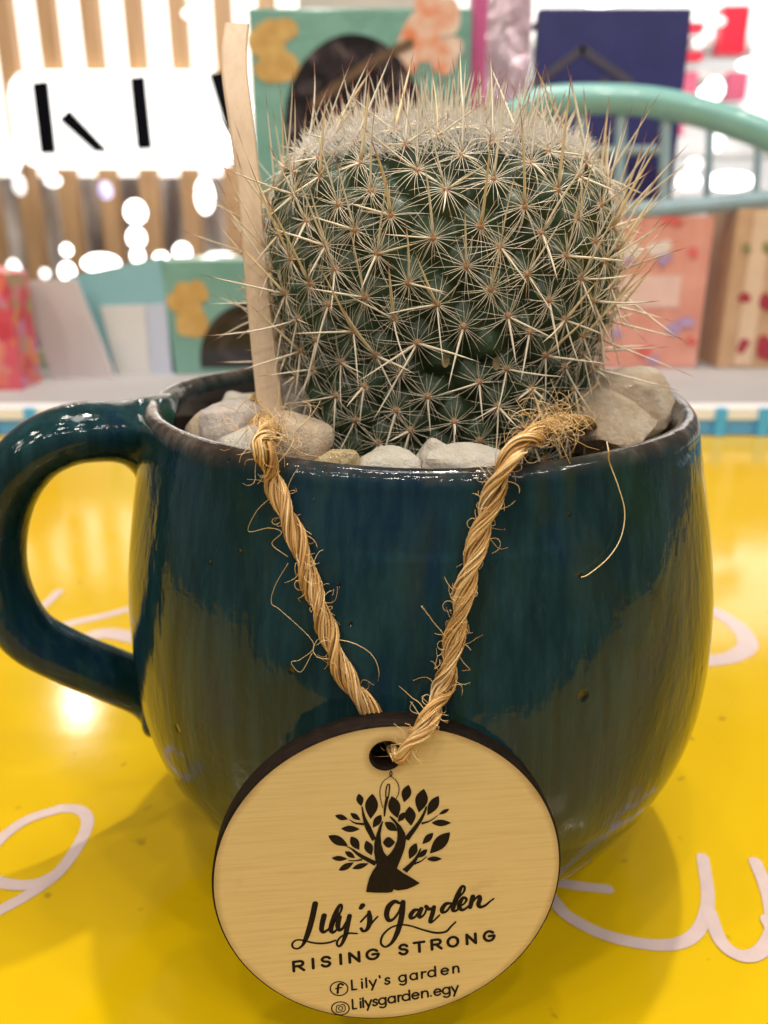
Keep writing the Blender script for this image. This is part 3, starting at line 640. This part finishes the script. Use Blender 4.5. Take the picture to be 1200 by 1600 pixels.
def hair(p, d, L, r=.00004, wob=.5, n=9):
    pts = [np.array(p)]; st = L/(n-1); d = d/np.linalg.norm(d); curl = RNG.normal(0, wob, 3)
    for _ in range(n-1): d = d+np.cross(curl, d)*.35+RNG.normal(0, .10, 3); d /= np.linalg.norm(d); pts.append(pts[-1]+d*st)
    return np.array(pts)
front = np.where((PC[:, 1] < -.005))[0]
for i in range(460):
    k = int(RNG.choice(front)); a = RNG.uniform(0, 6.283); nrm = uu[k]*math.cos(a)+vv[k]*math.sin(a)
    L = RNG.choice([.0022, .0035, .0055], p=[.78, .18, .04])*RNG.uniform(.6, 1.3)
    d = nrm*.8+tg[k]*RNG.choice([-1, 1])*RNG.uniform(.3, 1.2)
    pts = hair(PC[k]+nrm*TWO*.85*thin[k], d, L, wob=.8); fz.tube(pts, np.linspace(.00005, .000025, len(pts)), 3, False, tone=RNG.uniform(.45, 1))
# frayed tuft at both ends near the rim
for (ctr, spread, nn_) in ((on_z(424, 672, .083), .0014, 45), (on_z(862, 668, .0832), .0017, 70)):
    for i in range(nn_):
        d = RNG.normal(0, 1, 3)+np.array([.2, 0, .5]); pts = hair(ctr+RNG.normal(0, 1, 3)*spread*np.array([1.1, .5, .45]), d, RNG.uniform(.003, .0085), wob=.9); fz.tube(pts, .00004, 3, False, tone=RNG.uniform(.5, 1))
o = fz.build('fuzz', jute.m, TW, PC[-1]); o['kind'] = 'stuff'
m = MB(); lf = [mug_hit(*q, .0004) for q in ((952, 722), (966, 760), (976, 800), (970, 840), (950, 872), (920, 897), (908, 902))]
lf = spline(np.array([on_z(948, 690, .0822), on_z(951, 706, .0822)]+lf), 60); m.tube(lf, .00008, 4, tone=.95); m.build('loose_fibre', jute.m, TW, PC[-1])
m = MB(); m.tube(hair(mug_hit(700, 1000, .002), np.array([-.5, -.1, .6]), .007, wob=.2), .00005, 3, tone=.8); m.tube(hair(mug_hit(530, 1000, .002), np.array([.9, -.1, 0]), .008, wob=.2), .00005, 3, tone=.8)
lq = [mug_hit(*q, .0015) for q in ((450, 880), (430, 915), (424, 942), (440, 955), (490, 1005), (470, 1030), (455, 1035), (470, 1050), (488, 1020))]; m.tube(spline(np.array(lq), 50), .00005, 3, tone=.8)
lq = [mug_hit(*q, .0015) for q in ((420, 780), (400, 800), (388, 830), (420, 825), (440, 832), (425, 850), (450, 870))]; m.tube(spline(np.array(lq), 40), .00005, 3, tone=.8); m.build('loose_fibre', jute.m, TW, PC[-1])

exec_background = True
# ------------------------------------------------------------------ display behind the mug
def W(px, py, y): return at_y(px, py, y)
PLZ = .014; PLY = .291
grey = plain('pale_grey_board', (.36, .335, .335, 1), .6, .05, 30)
m = MB(); m.box((-.60, PLY+.012, .0), (.75, 1.1, PLZ)); tag(m.build('display_board', grey, None, (0, .6, 0), smooth=False), 'low pale grey display board behind the mug, carrying the boxes', 'board')
RAIL = empty('tray_rail', (0, PLY, 0), 'white and blue banded rail along the front of the display board', 'rail')
wp = plain('white_plastic', (.86, .86, .88, 1), .3, .04, 40); bp = plain('sky_blue_plastic', (.10, .36, .74, 1), .3, .08, 40); bb = plain('bright_blue_plastic', (.08, .45, .85, 1), .3, .08, 40)
m = MB(); m.box((-.60, PLY-.001, .0088), (.75, PLY+.0118, .0148)); m.build('white_band', wp, RAIL, (0, PLY, 0), smooth=False)
m = MB(); m.box((-.60, PLY, .0005), (.75, PLY+.0115, .0086)); m.build('blue_band', bp, RAIL, (0, PLY, 0), smooth=False)
for i in range(-18, 24):
    x = W(1123, 660, PLY)[0]+i*(W(1190, 660, PLY)[0]-W(1123, 660, PLY)[0])
    if not -.59 < x < .74: continue
    m = MB(); m.box((x-.0028, PLY-.003, .0004), (x+.0028, PLY+.0005, .0152)); m.build('clip', bb, RAIL, (0, PLY, 0), smooth=False)

def carton(name, x0, x1, y0, dep, z0, z1, mat, label, cat='box', rz=0, bev=.0012):
    """upright carton with softened edges; returns its root and a function giving points on its front face"""
    cx = (x0+x1)/2; o = empty(name, (cx, y0, z0), label, cat); o.rotation_euler = (0, 0, rz)
    bm = bmesh.new(); bmesh.ops.create_cube(bm, size=1)
    for v_ in bm.verts: v_.co = Vector((v_.co.x*(x1-x0), (v_.co.y+.5)*dep, (v_.co.z+.5)*(z1-z0)))
    bmesh.ops.bevel(bm, geom=bm.edges[:], offset=bev, segments=2, affect='EDGES', profile=.5)
    me = bpy.data.meshes.new('shell'); bm.to_mesh(me); bm.free(); me.materials.append(mat); link('shell', me, o); return o
def face_patch(root, name, pts, mat, lift=.0006, thick=.0004):
    """thin printed or glued-on shape on the front of a carton; pts are local x,z"""
    me = fill_mesh(name, [pts], thick); me.transform(Matrix.Rotation(math.pi/2, 4, 'X')); me.transform(Matrix.Translation((0, -lift, 0))); me.materials.append(mat); return link(name, me, root)
def blob(cx, cz, r, n=28, seed=0, amp=.2, asp=1.0):
    rg = random.Random(seed); ph = [rg.uniform(0, 6.28) for _ in range(4)]
    return [(cx+r*(1+amp*sum(math.sin((k+2)*a+ph[k])/(k+1) for k in range(3)))*math.cos(a), cz+asp*r*(1+amp*sum(math.sin((k+2)*a+ph[k])/(k+1) for k in range(3)))*math.sin(a)) for a in np.arange(n)/n*6.283]
def loc_face(root, px, py):
    p = W(px, py, root.location.y); return p[0]-root.location.x, p[2]-root.location.z
teal = NT('teal_foil_card'); v = teal.coords((1, 1, 1)); teal.color(teal.ramp(teal.noise(v, 22, 4), [(.3, (.15, .32, .26)), (.7, (.21, .39, .32))])); teal.set(Roughness=.30, Coat_Weight=.5, Coat_Roughness=.12); teal.bump(teal.noise(v, 28, 3), .5, .006)
gold_m = NT('gold_print'); v = gold_m.coords((1, 1, 1)); gold_m.color(gold_m.ramp(gold_m.noise(v, 90, 4), [(.3, (.48, .26, .06)), (.7, (.62, .40, .14))])); gold_m.set(Roughness=.4)
orange_m = NT('coral_print'); v = orange_m.coords((1, 1, 1)); orange_m.color(orange_m.ramp(orange_m.noise(v, 60, 4), [(.35, (.72, .23, .10)), (.55, (.75, .52, .40)), (.7, (.80, .72, .62))])); orange_m.set(Roughness=.25, Coat_Weight=.5)
window = NT('dark_window_film'); v = window.coords((1, 1, 1)); wn = window.noise(window.coords((40, 10, 60), (0, R_(35), 0)), 1, 4, .5, 1.0)
window.color(window.ramp(wn, [(.45, (.012, .010, .010)), (.6, (.05, .035, .04)), (.72, (.20, .15, .13))])); window.set(Roughness=.15, Coat_Weight=.4)
def teal_box(x0px, x1px, ypx_ref, Y, ztop, dep, label):
    x0 = W(x0px, ypx_ref, Y)[0]; x1 = W(x1px, ypx_ref, Y)[0]
    return carton('gift_box', x0, x1, Y, dep, PLZ, ztop, teal.m, label)
# large teal box
Y1 = .55; zt = W(400, 12, Y1)[2]; B1 = teal_box(392, 735, 120, Y1, zt, .07, 'large teal gift box with round dark window, behind the cactus')
cw = loc_face(B1, 553, 205); rw = (W(662, 205, Y1)[0]-W(444, 205, Y1)[0])/2
face_patch(B1, 'window', [(cw[0]+rw*math.cos(a), cw[1]+rw*1.22*math.sin(a)) for a in np.arange(60)/60*6.283], window.m)
def gold_figure(root, px, py, s, seed):
    for i, (dx, dy, rr) in enumerate(((-4, -22, 24), (22, -30, 20), (-22, -6, 20), (6, 4, 22), (16, 32, 28), (-4, 38, 22))):
        x, z = loc_face(root, px+dx*s, py+dy*s); r = (W(px+rr*s, py, root.location.y)[0]-W(px, py, root.location.y)[0])
        face_patch(root, 'gold_flower', blob(x, z, r, seed=seed+i, amp=.12), gold_m.m, .0004+.00002*i, .0001)
gold_figure(B1, 424, 74, .92, 3)
x, z = loc_face(B1, 660, 55); rf = W(705, 55, Y1)[0]-W(655, 55, Y1)[0]
for i, (dx, dz, s_) in enumerate(((0, 0, .75), (.55, .45, .6), (-.4, -.5, .55), (.75, -.55, .5), (.2, .8, .5))):
    face_patch(B1, 'coral_flower', blob(x+dx*rf, z+dz*rf, rf*s_, seed=20+i, amp=.16), orange_m.m, .0004+.00002*i, .0001)
brz = plain('bronze_ribbon', (.13, .075, .04, 1), .35, .35, 60)
a_, b_ = loc_face(B1, 490, 165), loc_face(B1, 640, 70)
mm = MB(); ribbon(mm, [(a_[0]+(b_[0]-a_[0])*q, a_[1]+(b_[1]-a_[1])*q+.004*math.sin(q*3)) for q in np.linspace(0, 1, 8)], .0065, 0)
o = mm.build('bronze_stripe', brz, B1, smooth=False); o.rotation_euler = (math.pi/2, 0, 0); o.location = (0, -.0016, 0)
# small teal box, lower left
Y2 = .40; zt = W(300, 405, Y2)[2]; B2 = teal_box(258, 500, 480, Y2, zt, .06, 'small teal gift box with gold flowers, left of the wooden stick')
gold_figure(B2, 293, 478, .78, 33)
cw = loc_face(B2, 405, 565); rw = W(405, 565, Y2)[0]-W(313, 565, Y2)[0]
face_patch(B2, 'window', [q for q in [(cw[0]+rw*math.cos(a), cw[1]+rw*1.0*math.sin(a)) for a in np.arange(60)/60*6.283] if q[1] > .004], window.m)
# shiny pink pouch
pk = NT('pink_foil'); v = pk.coords((1, 1, 1)); pk.color(pk.ramp(pk.noise(pk.coords((1, 1, .35)), 45, 4), [(.3, (.62, .38, .48)), (.7, (.80, .66, .72))])); pk.set(Roughness=.16, Metallic=.35, Coat_Weight=.6); pk.bump(pk.noise(pk.coords((1, 1, .4)), 60, 4, .6, 1.2), 1.0, .012)
mag = plain('magenta_card', (.52, .09, .24, 1), .4, .1, 40)
YP = .56; xp0, xp1 = W(737, 120, YP)[0], W(829, 120, YP)[0]
o = carton('foil_pouch', xp0+.004, xp1, YP, .03, PLZ, W(780, -40, YP)[2], pk.m, 'crinkled shiny pink pouch between the teal box and the navy card', 'pouch', bev=.006)
m = MB(); m.box((-(xp1-xp0)/2-.003, -.001, 0), (-(xp1-xp0)/2+.008, .029, .31)); m.build('side_seam', mag, o, smooth=False)
# pink and tan boxes at the right
pinkm = NT('salmon_card'); v = pinkm.coords((1, 1, 1)); pinkm.color(pinkm.ramp(pinkm.noise(v, 45, 5), [(.3, (.66, .26, .19)), (.7, (.76, .37, .29))])); pinkm.set(Roughness=.5)
YB = .425; zb = W(1040, 337, YB)[2]; x0, x1 = W(925, 450, YB)[0], W(1104, 450, YB)[0]
B3 = carton('flower_box', x0, x1, YB, .05, PLZ, zb, pinkm.m, 'salmon pink box with purple and white flowers, right of the cactus')
lil = plain('lilac_print', (.42, .28, .46, 1), .5, .2, 90); whi = plain('cream_print', (.78, .66, .58, 1), .5, .1, 90); redp = plain('red_print', (.66, .13, .11, 1), .5, .2, 90); palep = plain('pale_pink_label', (.76, .50, .43, 1), .5, .06, 60)
def dab(root, px, py, rpx, mat, seed, name='printed_flower', asp=.8, lift=.0007):
    x, z = loc_face(root, px, py); r = W(px+rpx, py, root.location.y)[0]-W(px, py, root.location.y)[0]; face_patch(root, name, blob(x, z, r, seed=seed, asp=asp), mat, lift)
dab(B3, 1030, 388, 16, whi, 1); dab(B3, 1037, 404, 11, lil, 2, lift=.0013); dab(B3, 985, 392, 15, whi, 3); dab(B3, 978, 408, 10, lil, 4, lift=.0013); dab(B3, 1082, 394, 9, redp, 5)
dab(B3, 1052, 513, 14, lil, 6, asp=.6); dab(B3, 1072, 503, 11, lil, 7, asp=.8, lift=.0013); dab(B3, 1005, 550, 10, redp, 8, asp=1.2); dab(B3, 1080, 533, 8, redp, 9); dab(B3, 962, 520, 9, lil, 10); dab(B3, 1050, 345, 16, redp, 12, asp=.4); dab(B3, 1020, 562, 9, lil, 13)
xa, za = loc_face(B3, 965, 480); xb, zb_ = loc_face(B3, 1065, 430); face_patch(B3, 'pale_label', [(xa, za), (xb, za), (xb, zb_), (xa, zb_)], palep)
tanm = NT('tan_card'); v = tanm.coords((1, 1, 1)); tanm.color(tanm.ramp(tanm.noise(v, 40, 4), [(.3, (.50, .30, .17)), (.7, (.62, .40, .24))])); tanm.set(Roughness=.5)
x0, x1 = W(1136, 450, YB)[0], W(1300, 450, YB)[0]
B4 = carton('flower_box', x0, x1, YB-.002, .055, PLZ, W(1160, 326, YB)[2], tanm.m, 'tan box with dark red flowers at the right edge')
dred = plain('dark_red_print', (.36, .03, .05, 1), .5, .2, 90); grn = plain('olive_print', (.25, .22, .09, 1), .5, .2, 90)
for i, (px, py, rr, mt) in enumerate(((1163, 465, 8, dred), (1196, 472, 11, dred), (1160, 540, 9, dred), (1197, 545, 16, dred), (1166, 388, 7, grn), (1198, 388, 8, grn))): dab(B4, px, py, rr, mt, 60+i, asp=1.2)
crm = plain('cream_fold', (.70, .50, .34, 1), .5, .06, 60)
xa, za = loc_face(B4, 1172, 572); xb, zb_ = loc_face(B4, 1180, 330); face_patch(B4, 'cream_stripe', [(xa, .002), (xb, .002), (xb, zb_), (xa, zb_)], crm)
drk = plain('gap_shade', (.06, .045, .04, 1), .7, .2, 50)
carton('gap_shade', W(1085, 450, .50)[0], W(1150, 450, .50)[0], .50, .06, PLZ, W(1120, 342, .50)[2], drk, 'dark block added for the shade in the gap between the pink and tan boxes')  # added block, its dark colour stands in for shade in the gap
# teal wire basket standing on the boxes
bm_ = plain('mint_enamel', (.22, .46, .43, 1), .3, .08, 40, Coat_Weight=.4); bm2 = plain('grey_blue_enamel', (.30, .42, .48, 1), .35, .08, 40)
YK = .43; BK_ = empty('wire_basket', (W(1000, 330, YK)[0], YK, W(1000, 330, YK)[2]), 'mint green metal basket with a thick curved handle, on top of the boxes', 'basket'); bo = np.array(BK_.location)
def bar(name, pxs, y, rpx, mat, n=24):
    P = spline(np.array([W(a, b, y) for a, b in pxs]), n); m = MB(); m.tube(P, rpx/F_PX*(y-CAM[1])*.95, 14); return m.build(name, mat, BK_, bo)
bar('handle', [(800, 185), (835, 163), (880, 156), (950, 155), (1020, 160), (1080, 172), (1140, 190), (1200, 213), (1260, 245)], YK, 21, bm_, 50)
bar('rail', [(820, 236), (900, 236), (1045, 234)], YK+.003, 7, bm2)
bar('base_rail', [(830, 330), (1000, 328), (1230, 308)], YK-.002, 13, bm2)
for px in (855, 908, 970, 1040): bar('wire', [(px, 168), (px-1, 240), (px-4, 322)], YK+.001, 8.5, bm2)
for px in (1110, 1186): bar('wire', [(px, 195), (px-2, 250), (px-6, 318)], YK+.06, 6, bm2)
# navy card
navy = NT('navy_card'); v = navy.coords((1, 1, 1)); navy.color(navy.ramp(navy.noise(v, 30, 4), [(.3, (.016, .017, .105)), (.7, (.024, .026, .15))])); navy.set(Roughness=.55)
YN = .475; x0, x1 = W(832, 200, YN)[0], W(1062, 200, YN)[0]; zc0 = bo[2]+.001
B5 = carton('navy_card', x0, x1, YN, .012, W(950, 352, YN)[2], W(950, 12, YN)[2], navy.m, 'navy blue card with a faint gold chevron, standing in the basket', 'card')
dg_ = plain('dull_gold_print', (.065, .055, .085, 1), .5, .15, 60)
for (a1, b1), (a2, b2) in (((838, 130), (908, 78)), ((912, 78), (985, 130))):
    p, q = loc_face(B5, a1, b1), loc_face(B5, a2, b2); mm = MB(); ribbon(mm, [p, ((p[0]+q[0])/2, (p[1]+q[1])/2), q], .0055, 0); o = mm.build('gold_chevron', dg_, B5, smooth=False); o.rotation_euler = (math.pi/2, 0, 0); o.location = (0, -.0008, 0)
dab(B5, 835, 42, 6, dg_, 70, 'gold_dot', 1); dab(B5, 945, 128, 7, dg_, 71, 'gold_dot', 1)
# left group: white card, teal box with a white panel, pale green and floral cartons
YL = .40
def leaning(name, quad, y, thick, mat, label, cat):
    P = [W(a, b, y) for a, b in quad]; c0 = np.mean(P, 0); base = np.array([c0[0], y, min(p[2] for p in P)])
    m = MB(); V = [tuple(p) for p in P]+[(p[0], p[1]+thick, p[2]) for p in P]; m.add(V, [(0, 1, 2, 3), (7, 6, 5, 4), (0, 4, 5, 1), (1, 5, 6, 2), (2, 6, 7, 3), (3, 7, 4, 0)]); return tag(m.build(name, mat, None, base, smooth=False), label, cat)
lw = plain('lavender_white_card', (.56, .50, .50, 1), .45, .04, 20)
leaning('leaning_card', [(128, 700), (222, 700), (117, 436), (22, 440)][0:2]+[(117, 436), (22, 440)], .385, .004, lw, 'plain pale grey card leaning sideways at the left', 'card')
tl2 = plain('powder_blue_card', (.24, .46, .50, 1), .4, .05, 30)
o = leaning('blue_folder', [(222, 700), (290, 700), (250, 402), (105, 432)], .40, .012, tl2, 'powder blue folder with a white panel, next to the small teal box', 'folder')
pw = plain('white_panel', (.66, .64, .62, 1), .4, .05, 30); pw2 = plain('bluish_white_panel', (.52, .55, .66, 1), .4, .05, 30)
ob = np.array(o.location)
for nm, quad, mt in (('panel', [(212, 700), (245, 700), (226, 476), (156, 478)], pw), ('panel', [(246, 700), (280, 700), (258, 474), (227, 476)], pw2)):
    m = MB(); P = [W(a, b, .399) for a, b in quad]; m.add([tuple(p) for p in P]+[(p[0], p[1]+.0008, p[2]) for p in P], [(0, 1, 2, 3), (0, 4, 5, 1), (1, 5, 6, 2), (2, 6, 7, 3), (3, 7, 4, 0)]); m.build(nm, mt, o, ob, smooth=False)
pg = NT('pale_green_card'); v = pg.coords((1, 1, 1)); pg.color(pg.ramp(pg.noise(v, 70, 3), [(.45, (.36, .45, .33)), (.62, (.42, .47, .36)), (.72, (.36, .25, .12))])); pg.set(Roughness=.5)
x0, x1 = W(20, 600, .42)[0], W(150, 600, .42)[0]; carton('green_carton', x0, x1, .42, .05, PLZ, W(60, 545, .42)[2], pg.m, 'pale green carton low at the left, behind the grey card')
pch = plain('peach_card', (.66, .38, .26, 1), .5, .1, 40); x0, x1 = W(16, 520, .43)[0], W(56, 520, .43)[0]; carton('peach_carton', x0, x1, .43, .04, PLZ, W(40, 480, .43)[2], pch, 'peach carton standing behind the pale green one')
nv = plain('navy_plastic', (.03, .03, .13, 1), .4, .1, 40); x0, x1 = W(46, 540, .425)[0], W(64, 540, .425)[0]; carton('navy_carton', x0, x1, .425, .02, PLZ, W(55, 508, .425)[2], nv, 'small navy carton beside the peach one')
fl = NT('floral_card'); v = fl.coords((1, 1, 1)); vo = fl.new('ShaderNodeTexVoronoi'); vo.inputs['Scale'].default_value = 130; fl.link(v, vo.inputs['Vector'])
hs = fl.ramp(fl.new('ShaderNodeSeparateXYZ').outputs[0], [(0, (0, 0, 0)), (1, (1, 1, 1))]); sx = fl.new('ShaderNodeSeparateXYZ'); fl.link(vo.outputs['Color'], sx.inputs[0])
fl.color(fl.ramp(sx.outputs[0], [(0, (.55, .04, .07)), (.35, (.68, .12, .16)), (.55, (.70, .26, .05)), (.75, (.62, .18, .36)), (.95, (.35, .30, .10))])); fl.set(Roughness=.35)
leaning('floral_carton', [(-120, 720), (50, 720), (8, 428), (-140, 400)], .345, .03, fl.m, 'red and orange floral carton at the far left edge', 'box')

# ------------------------------------------------------------------ shop front in the distance
YF = 4.0
slat_m = NT('pale_oak'); v = slat_m.coords((40, 40, 3)); g = slat_m.noise(v, 1, 4); slat_m.color(slat_m.ramp(g, [(.3, (.34, .19, .085)), (.7, (.48, .29, .145))])); slat_m.set(Roughness=.5)
lb = emit('lit_white_panel', (1, .95, .86, 1), 1.7)
SF = empty('slatted_shop', (W(180, 400, YF)[0], YF+.2, -.9), 'shop facade of upright oak slats with lit white wall behind', 'shop front'); so = np.array(SF.location)
for px in (-122, -56, 10, 75, 140, 205, 271, 338, 404):
    x = W(px+20, 200, YF)[0]; m = MB(); m.box((x-.040, YF-.03, -.9), (x+.040, YF+.05, 1.9)); m.build('slat', slat_m.m, SF, so, smooth=False)
zl0, zl1 = W(200, 275, YF+.25)[2], 1.9; xl0, xl1 = W(-150, 200, YF+.25)[0], W(470, 200, YF+.25)[0]
m = MB(); m.box((xl0, YF+.25, zl0), (xl1, YF+.29, zl1)); m.build('lit_wall', lb, SF, so, smooth=False)
gm = NT('glass_lower_wall'); v = gm.coords((6, 6, 1.2)); gm.color(gm.ramp(gm.noise(v, 1, 4), [(.38, (.16, .14, .14)), (.5, (.5, .47, .45)), (.62, (.9, .88, .86))])); gm.set(Roughness=.15)  # pale patches paint the glow of a bright interior into the colour
m = MB(); m.box((xl0, YF+.30, -.9), (xl1, YF+.33, zl0)); m.build('lower_wall', gm.m, SF, so, smooth=False)
SIGN = empty('lit_sign', (W(190, 270, YF-.1)[0], YF-.1, W(190, 272, YF-.1)[2]), 'brightly lit white sign with black letters on the slatted shop front', 'sign'); go = np.array(SIGN.location)
xs0, xs1 = W(22, 190, YF-.08)[0], W(372, 190, YF-.08)[0]; z0_, z1_ = W(200, 262, YF-.08)[2], W(200, 112, YF-.08)[2]
me_p = []; rc = .10
for cx_, cz_, a0 in ((xs1-rc, z1_-rc, 0), (xs0+rc, z1_-rc, 90), (xs0+rc, z0_+rc, 180), (xs1-rc, z0_+rc, 270)): me_p += [(cx_+rc*math.cos(R_(a0+q)), cz_+rc*math.sin(R_(a0+q))) for q in (0, 30, 60, 90)]
me = fill_mesh('light_panel', [me_p], .03); me.transform(Matrix.Rotation(math.pi/2, 4, 'X')); me.transform(Matrix.Translation(Vector((-go[0], YF-.08-go[1], -go[2])))); me.materials.append(emit('sign_light', (1, .97, .92, 1), 2.4)); link('light_panel', me, SIGN)
blk = plain('black_letter', (.003, .003, .005, 1), .9, .1, 30, Specular_IOR_Level=.05)
YS = YF-.14
def letter_part(quads, nm='letter'):
    m = MB()
    for i, qd in enumerate(quads):
        P = [W(a, b, YS-.002*i) for a, b in qd]; m.add([tuple(p) for p in P]+[(p[0], p[1]+.03, p[2]) for p in P], [(0, 1, 2, 3), (7, 6, 5, 4), (0, 4, 5, 1), (1, 5, 6, 2), (2, 6, 7, 3), (3, 7, 4, 0)])
    m.build(nm, blk, SIGN, go, smooth=False)
letter_part([[(62, 241), (86, 240), (73, 125), (48, 128)], [(147, 238), (170, 237), (107, 170), (90, 187)]])
letter_part([[(213, 234), (237, 233), (225, 117), (201, 120)]])
letter_part([[(352, 205), (376, 205), (352, 111), (324, 113)]])
nvl = plain('navy_letter', (.05, .07, .16, 1), .5, .1, 30)
# bulbs and bright stock that blur into discs of light
bulbs = [emit('bulb_glow', (1, .97, .93, 1), k) for k in (1.2, 2.5, 6.0)]
YG = 3.2
def lamp_globe(px, py, r, y, mat, label, group, sx=1.0, sz=1.0):
    p = W(px, py, y); me = bpy.data.meshes.new('shop_lamp'); bm = bmesh.new(); bmesh.ops.create_uvsphere(bm, u_segments=20, v_segments=12, radius=r/F_PX*(y-CAM[1])*.74)
    for v_ in bm.verts: v_.co.z *= (1.15 if v_.co.z > 0 else 1.0)*sz; v_.co.x *= sx
    bm.to_mesh(me); bm.free(); me.materials.append(mat); me.polygons.foreach_set('use_smooth', [True]*len(me.polygons))
    tag(link('shop_lamp', me, None, tuple(p)), label, 'lamp', group)
GLL = 'lamps blurred into discs of light at the left'
for px, py, r, k, sx, sz, lab in ((22, 422, 13, 1, 1, 1.4, 'hazy white lamp at the far left, above the floral carton'), (70, 428, 9, 1, 1, 1, 'small white lamp just above the left end of the grey card'), (105, 425, 15, 2, 1, 1.05, 'round white lamp above the right end of the grey card'),
    (158, 412, 19, 2, 2.0, .85, 'wide white lamp above the powder blue folder, broadest of the row'), (104, 391, 10, 2, 1, 1, 'small round lamp hanging above the row, over the grey card'), (83, 283, 13, 1, 1.2, .8, 'dim flat lamp under the letter with the slanted leg'),
    (212, 332, 20, 2, 1, 1, 'upper of the large stacked lamps over the powder blue folder'), (213, 372, 17, 2, 1, 1, 'middle of the stacked lamps over the powder blue folder'), (215, 400, 12, 2, 1, 1.1, 'lowest of the stacked lamps, touching the folder top'),
    (252, 404, 12, 2, 1.2, .9, 'white lamp above the left corner of the small teal box'), (285, 394, 15, 2, 1.1, 1, 'white lamp above the gold flowers of the small teal box'), (320, 308, 17, 2, 1, 1.8, 'tall white lamp left of the wooden stick, below the sign'),
    (345, 402, 14, 1, 2.2, .6, 'flat lamp above the small teal box, next to the stick'), (20, 245, 16, 1, 1, 1.7, 'tall hazy lamp at the left picture edge beside the sign'), (300, 22, 12, 1, 1.5, .7, 'flat white lamp high up near the top of the stick'), (386, 165, 9, 2, .8, 1.8, 'thin bright lamp between the stick and the large teal box'), (30, 290, 12, 0, 1, 1.5, 'faint lamp at the far left under the sign')):
    lamp_globe(px, py, r, YG, bulbs[k], lab, GLL, sx, sz)
lamp_globe(165, 298, 13, YG, emit('violet_glow', (.45, .36, 1, 1), .9), 'small violet lamp below the lit sign', GLL, 1, 1.2)
lamp_globe(305, 2, 13, YG, emit('green_glow', (.15, .9, .55, 1), .9), 'small green lamp at the top edge near the stick', GLL, 1.3, .8)
# right: white shelves with red goods
YR = 3.0
wsh = plain('white_shelf', (.80, .79, .78, 1), .4, .05, 10)
SH = empty('shop_shelf', (W(1120, 300, YR)[0], YR, -.9), 'white lit shop shelving behind the basket at the right', 'shelf'); ho = np.array(SH.location)
xs0, xs1 = W(690, 150, YR+.3)[0], W(1400, 150, YR+.3)[0]
m = MB(); m.box((xs0, YR+.3, -.9), (xs1, YR+.34, 1.6)); m.build('back_panel', emit('lit_back_panel', (1, .97, .94, 1), .5), SH, ho, smooth=False)
for py in (60, 112, 165, 235, 300): z = W(1100, py, YR)[2]; m = MB(); m.box((xs0, YR+.05, z-.012), (xs1, YR+.30, z+.012)); m.build('shelf_board', wsh, SH, ho, smooth=False)
lp = emit('lit_column', (1, .98, .95, 1), 1.2); m = MB(); m.box((W(1180, 100, YR)[0], YR, W(1180, 210, YR)[2]), (xs1, YR+.04, 1.6)); m.build('lit_column', lp, SH, ho, smooth=False)
redm = plain('red_pack', (.70, .02, .05, 1), .35, .12, 12); pkm = plain('rose_pack', (.66, .13, .22, 1), .35, .12, 12)
for i, (x0p, y0p, x1p, y1p, mt, lab) in enumerate(((1122, 8, 1174, 84, redm, 'large bright red pack on the upper white shelf'), (1136, 112, 1170, 155, pkm, 'rose red pack below the large red one on the shelf'), (1066, 112, 1092, 148, pkm, 'rose pack beside the navy card, on the middle shelf'), (1070, 34, 1102, 50, redm, 'flat red pack beside the top of the navy card'), (1066, 80, 1100, 94, redm, 'flat red pack halfway up beside the navy card'), (1052, 185, 1070, 212, pkm, 'small rose pack seen under the basket handle'))):
    a = W(x0p, y1p, YR); b = W(x1p, y0p, YR); m = MB(); m.box((a[0], YR, a[2]), (b[0], YR+.06, b[2])); tag(m.build('red_pack', mt, None, (float(a[0]+b[0])/2, YR, float(a[2])), smooth=False), lab, 'pack', 'red packs on the shop shelf')
GLR = 'lamps blurred into discs of light at the right'
for px, py, r, k, sx, sz, lab in ((1115, 141, 18, 2, 1, 1, 'large white lamp between the rose packs'), (1104, 145, 12, 2, 1.2, .8, 'small lamp touching the left of the large white lamp'), (1091, 69, 9, 0, 1.2, .8, 'dim lamp between the two flat red packs'), (1125, 34, 8, 0, 1.2, .9, 'dim small lamp at the edge of the large red pack'),
    (1121, 222, 13, 1, 1, 1.2, 'white lamp seen right below the basket handle'), (1076, 284, 16, 2, 1.4, .8, 'left of the flat lamps above the basket base'), (1140, 284, 22, 2, 2.2, .7, 'widest flat lamp above the basket base'), (1085, 256, 12, 0, 1.4, .8, 'dim lamp above the left flat lamp'), (1165, 102, 12, 1, 1.3, .8, 'lamp between the large red pack and the rose pack'),
    (938, 0, 20, 2, 2.0, .5, 'left flat lamp along the top of the navy card'), (1010, -3, 20, 2, 1.8, .5, 'right flat lamp along the top of the navy card')):
    lamp_globe(px, py, r, 2.8, bulbs[k], lab, GLR, sx, sz)
wallm = plain('cream_wall', (.62, .56, .48, 1), .7, .05, 3)
m = MB(); m.box((-5, 5.6, -1.2), (5, 5.7, 3.5)); tag(m.build('wall', wallm, None, (0, 5.6, -1.2), smooth=False), kind='structure')
area('shop_fill', (-.8, 2.2, 2.2), (-.8, 4.2, 1.0), 1.4, 60, (1, .92, .82))  # unseen fill lamps added to brighten the slatted facade and the shelves
area('shop_fill', (1.2, 1.8, 1.8), (1.0, 3.2, 1.2), 1.0, 34, (1, .97, .92))
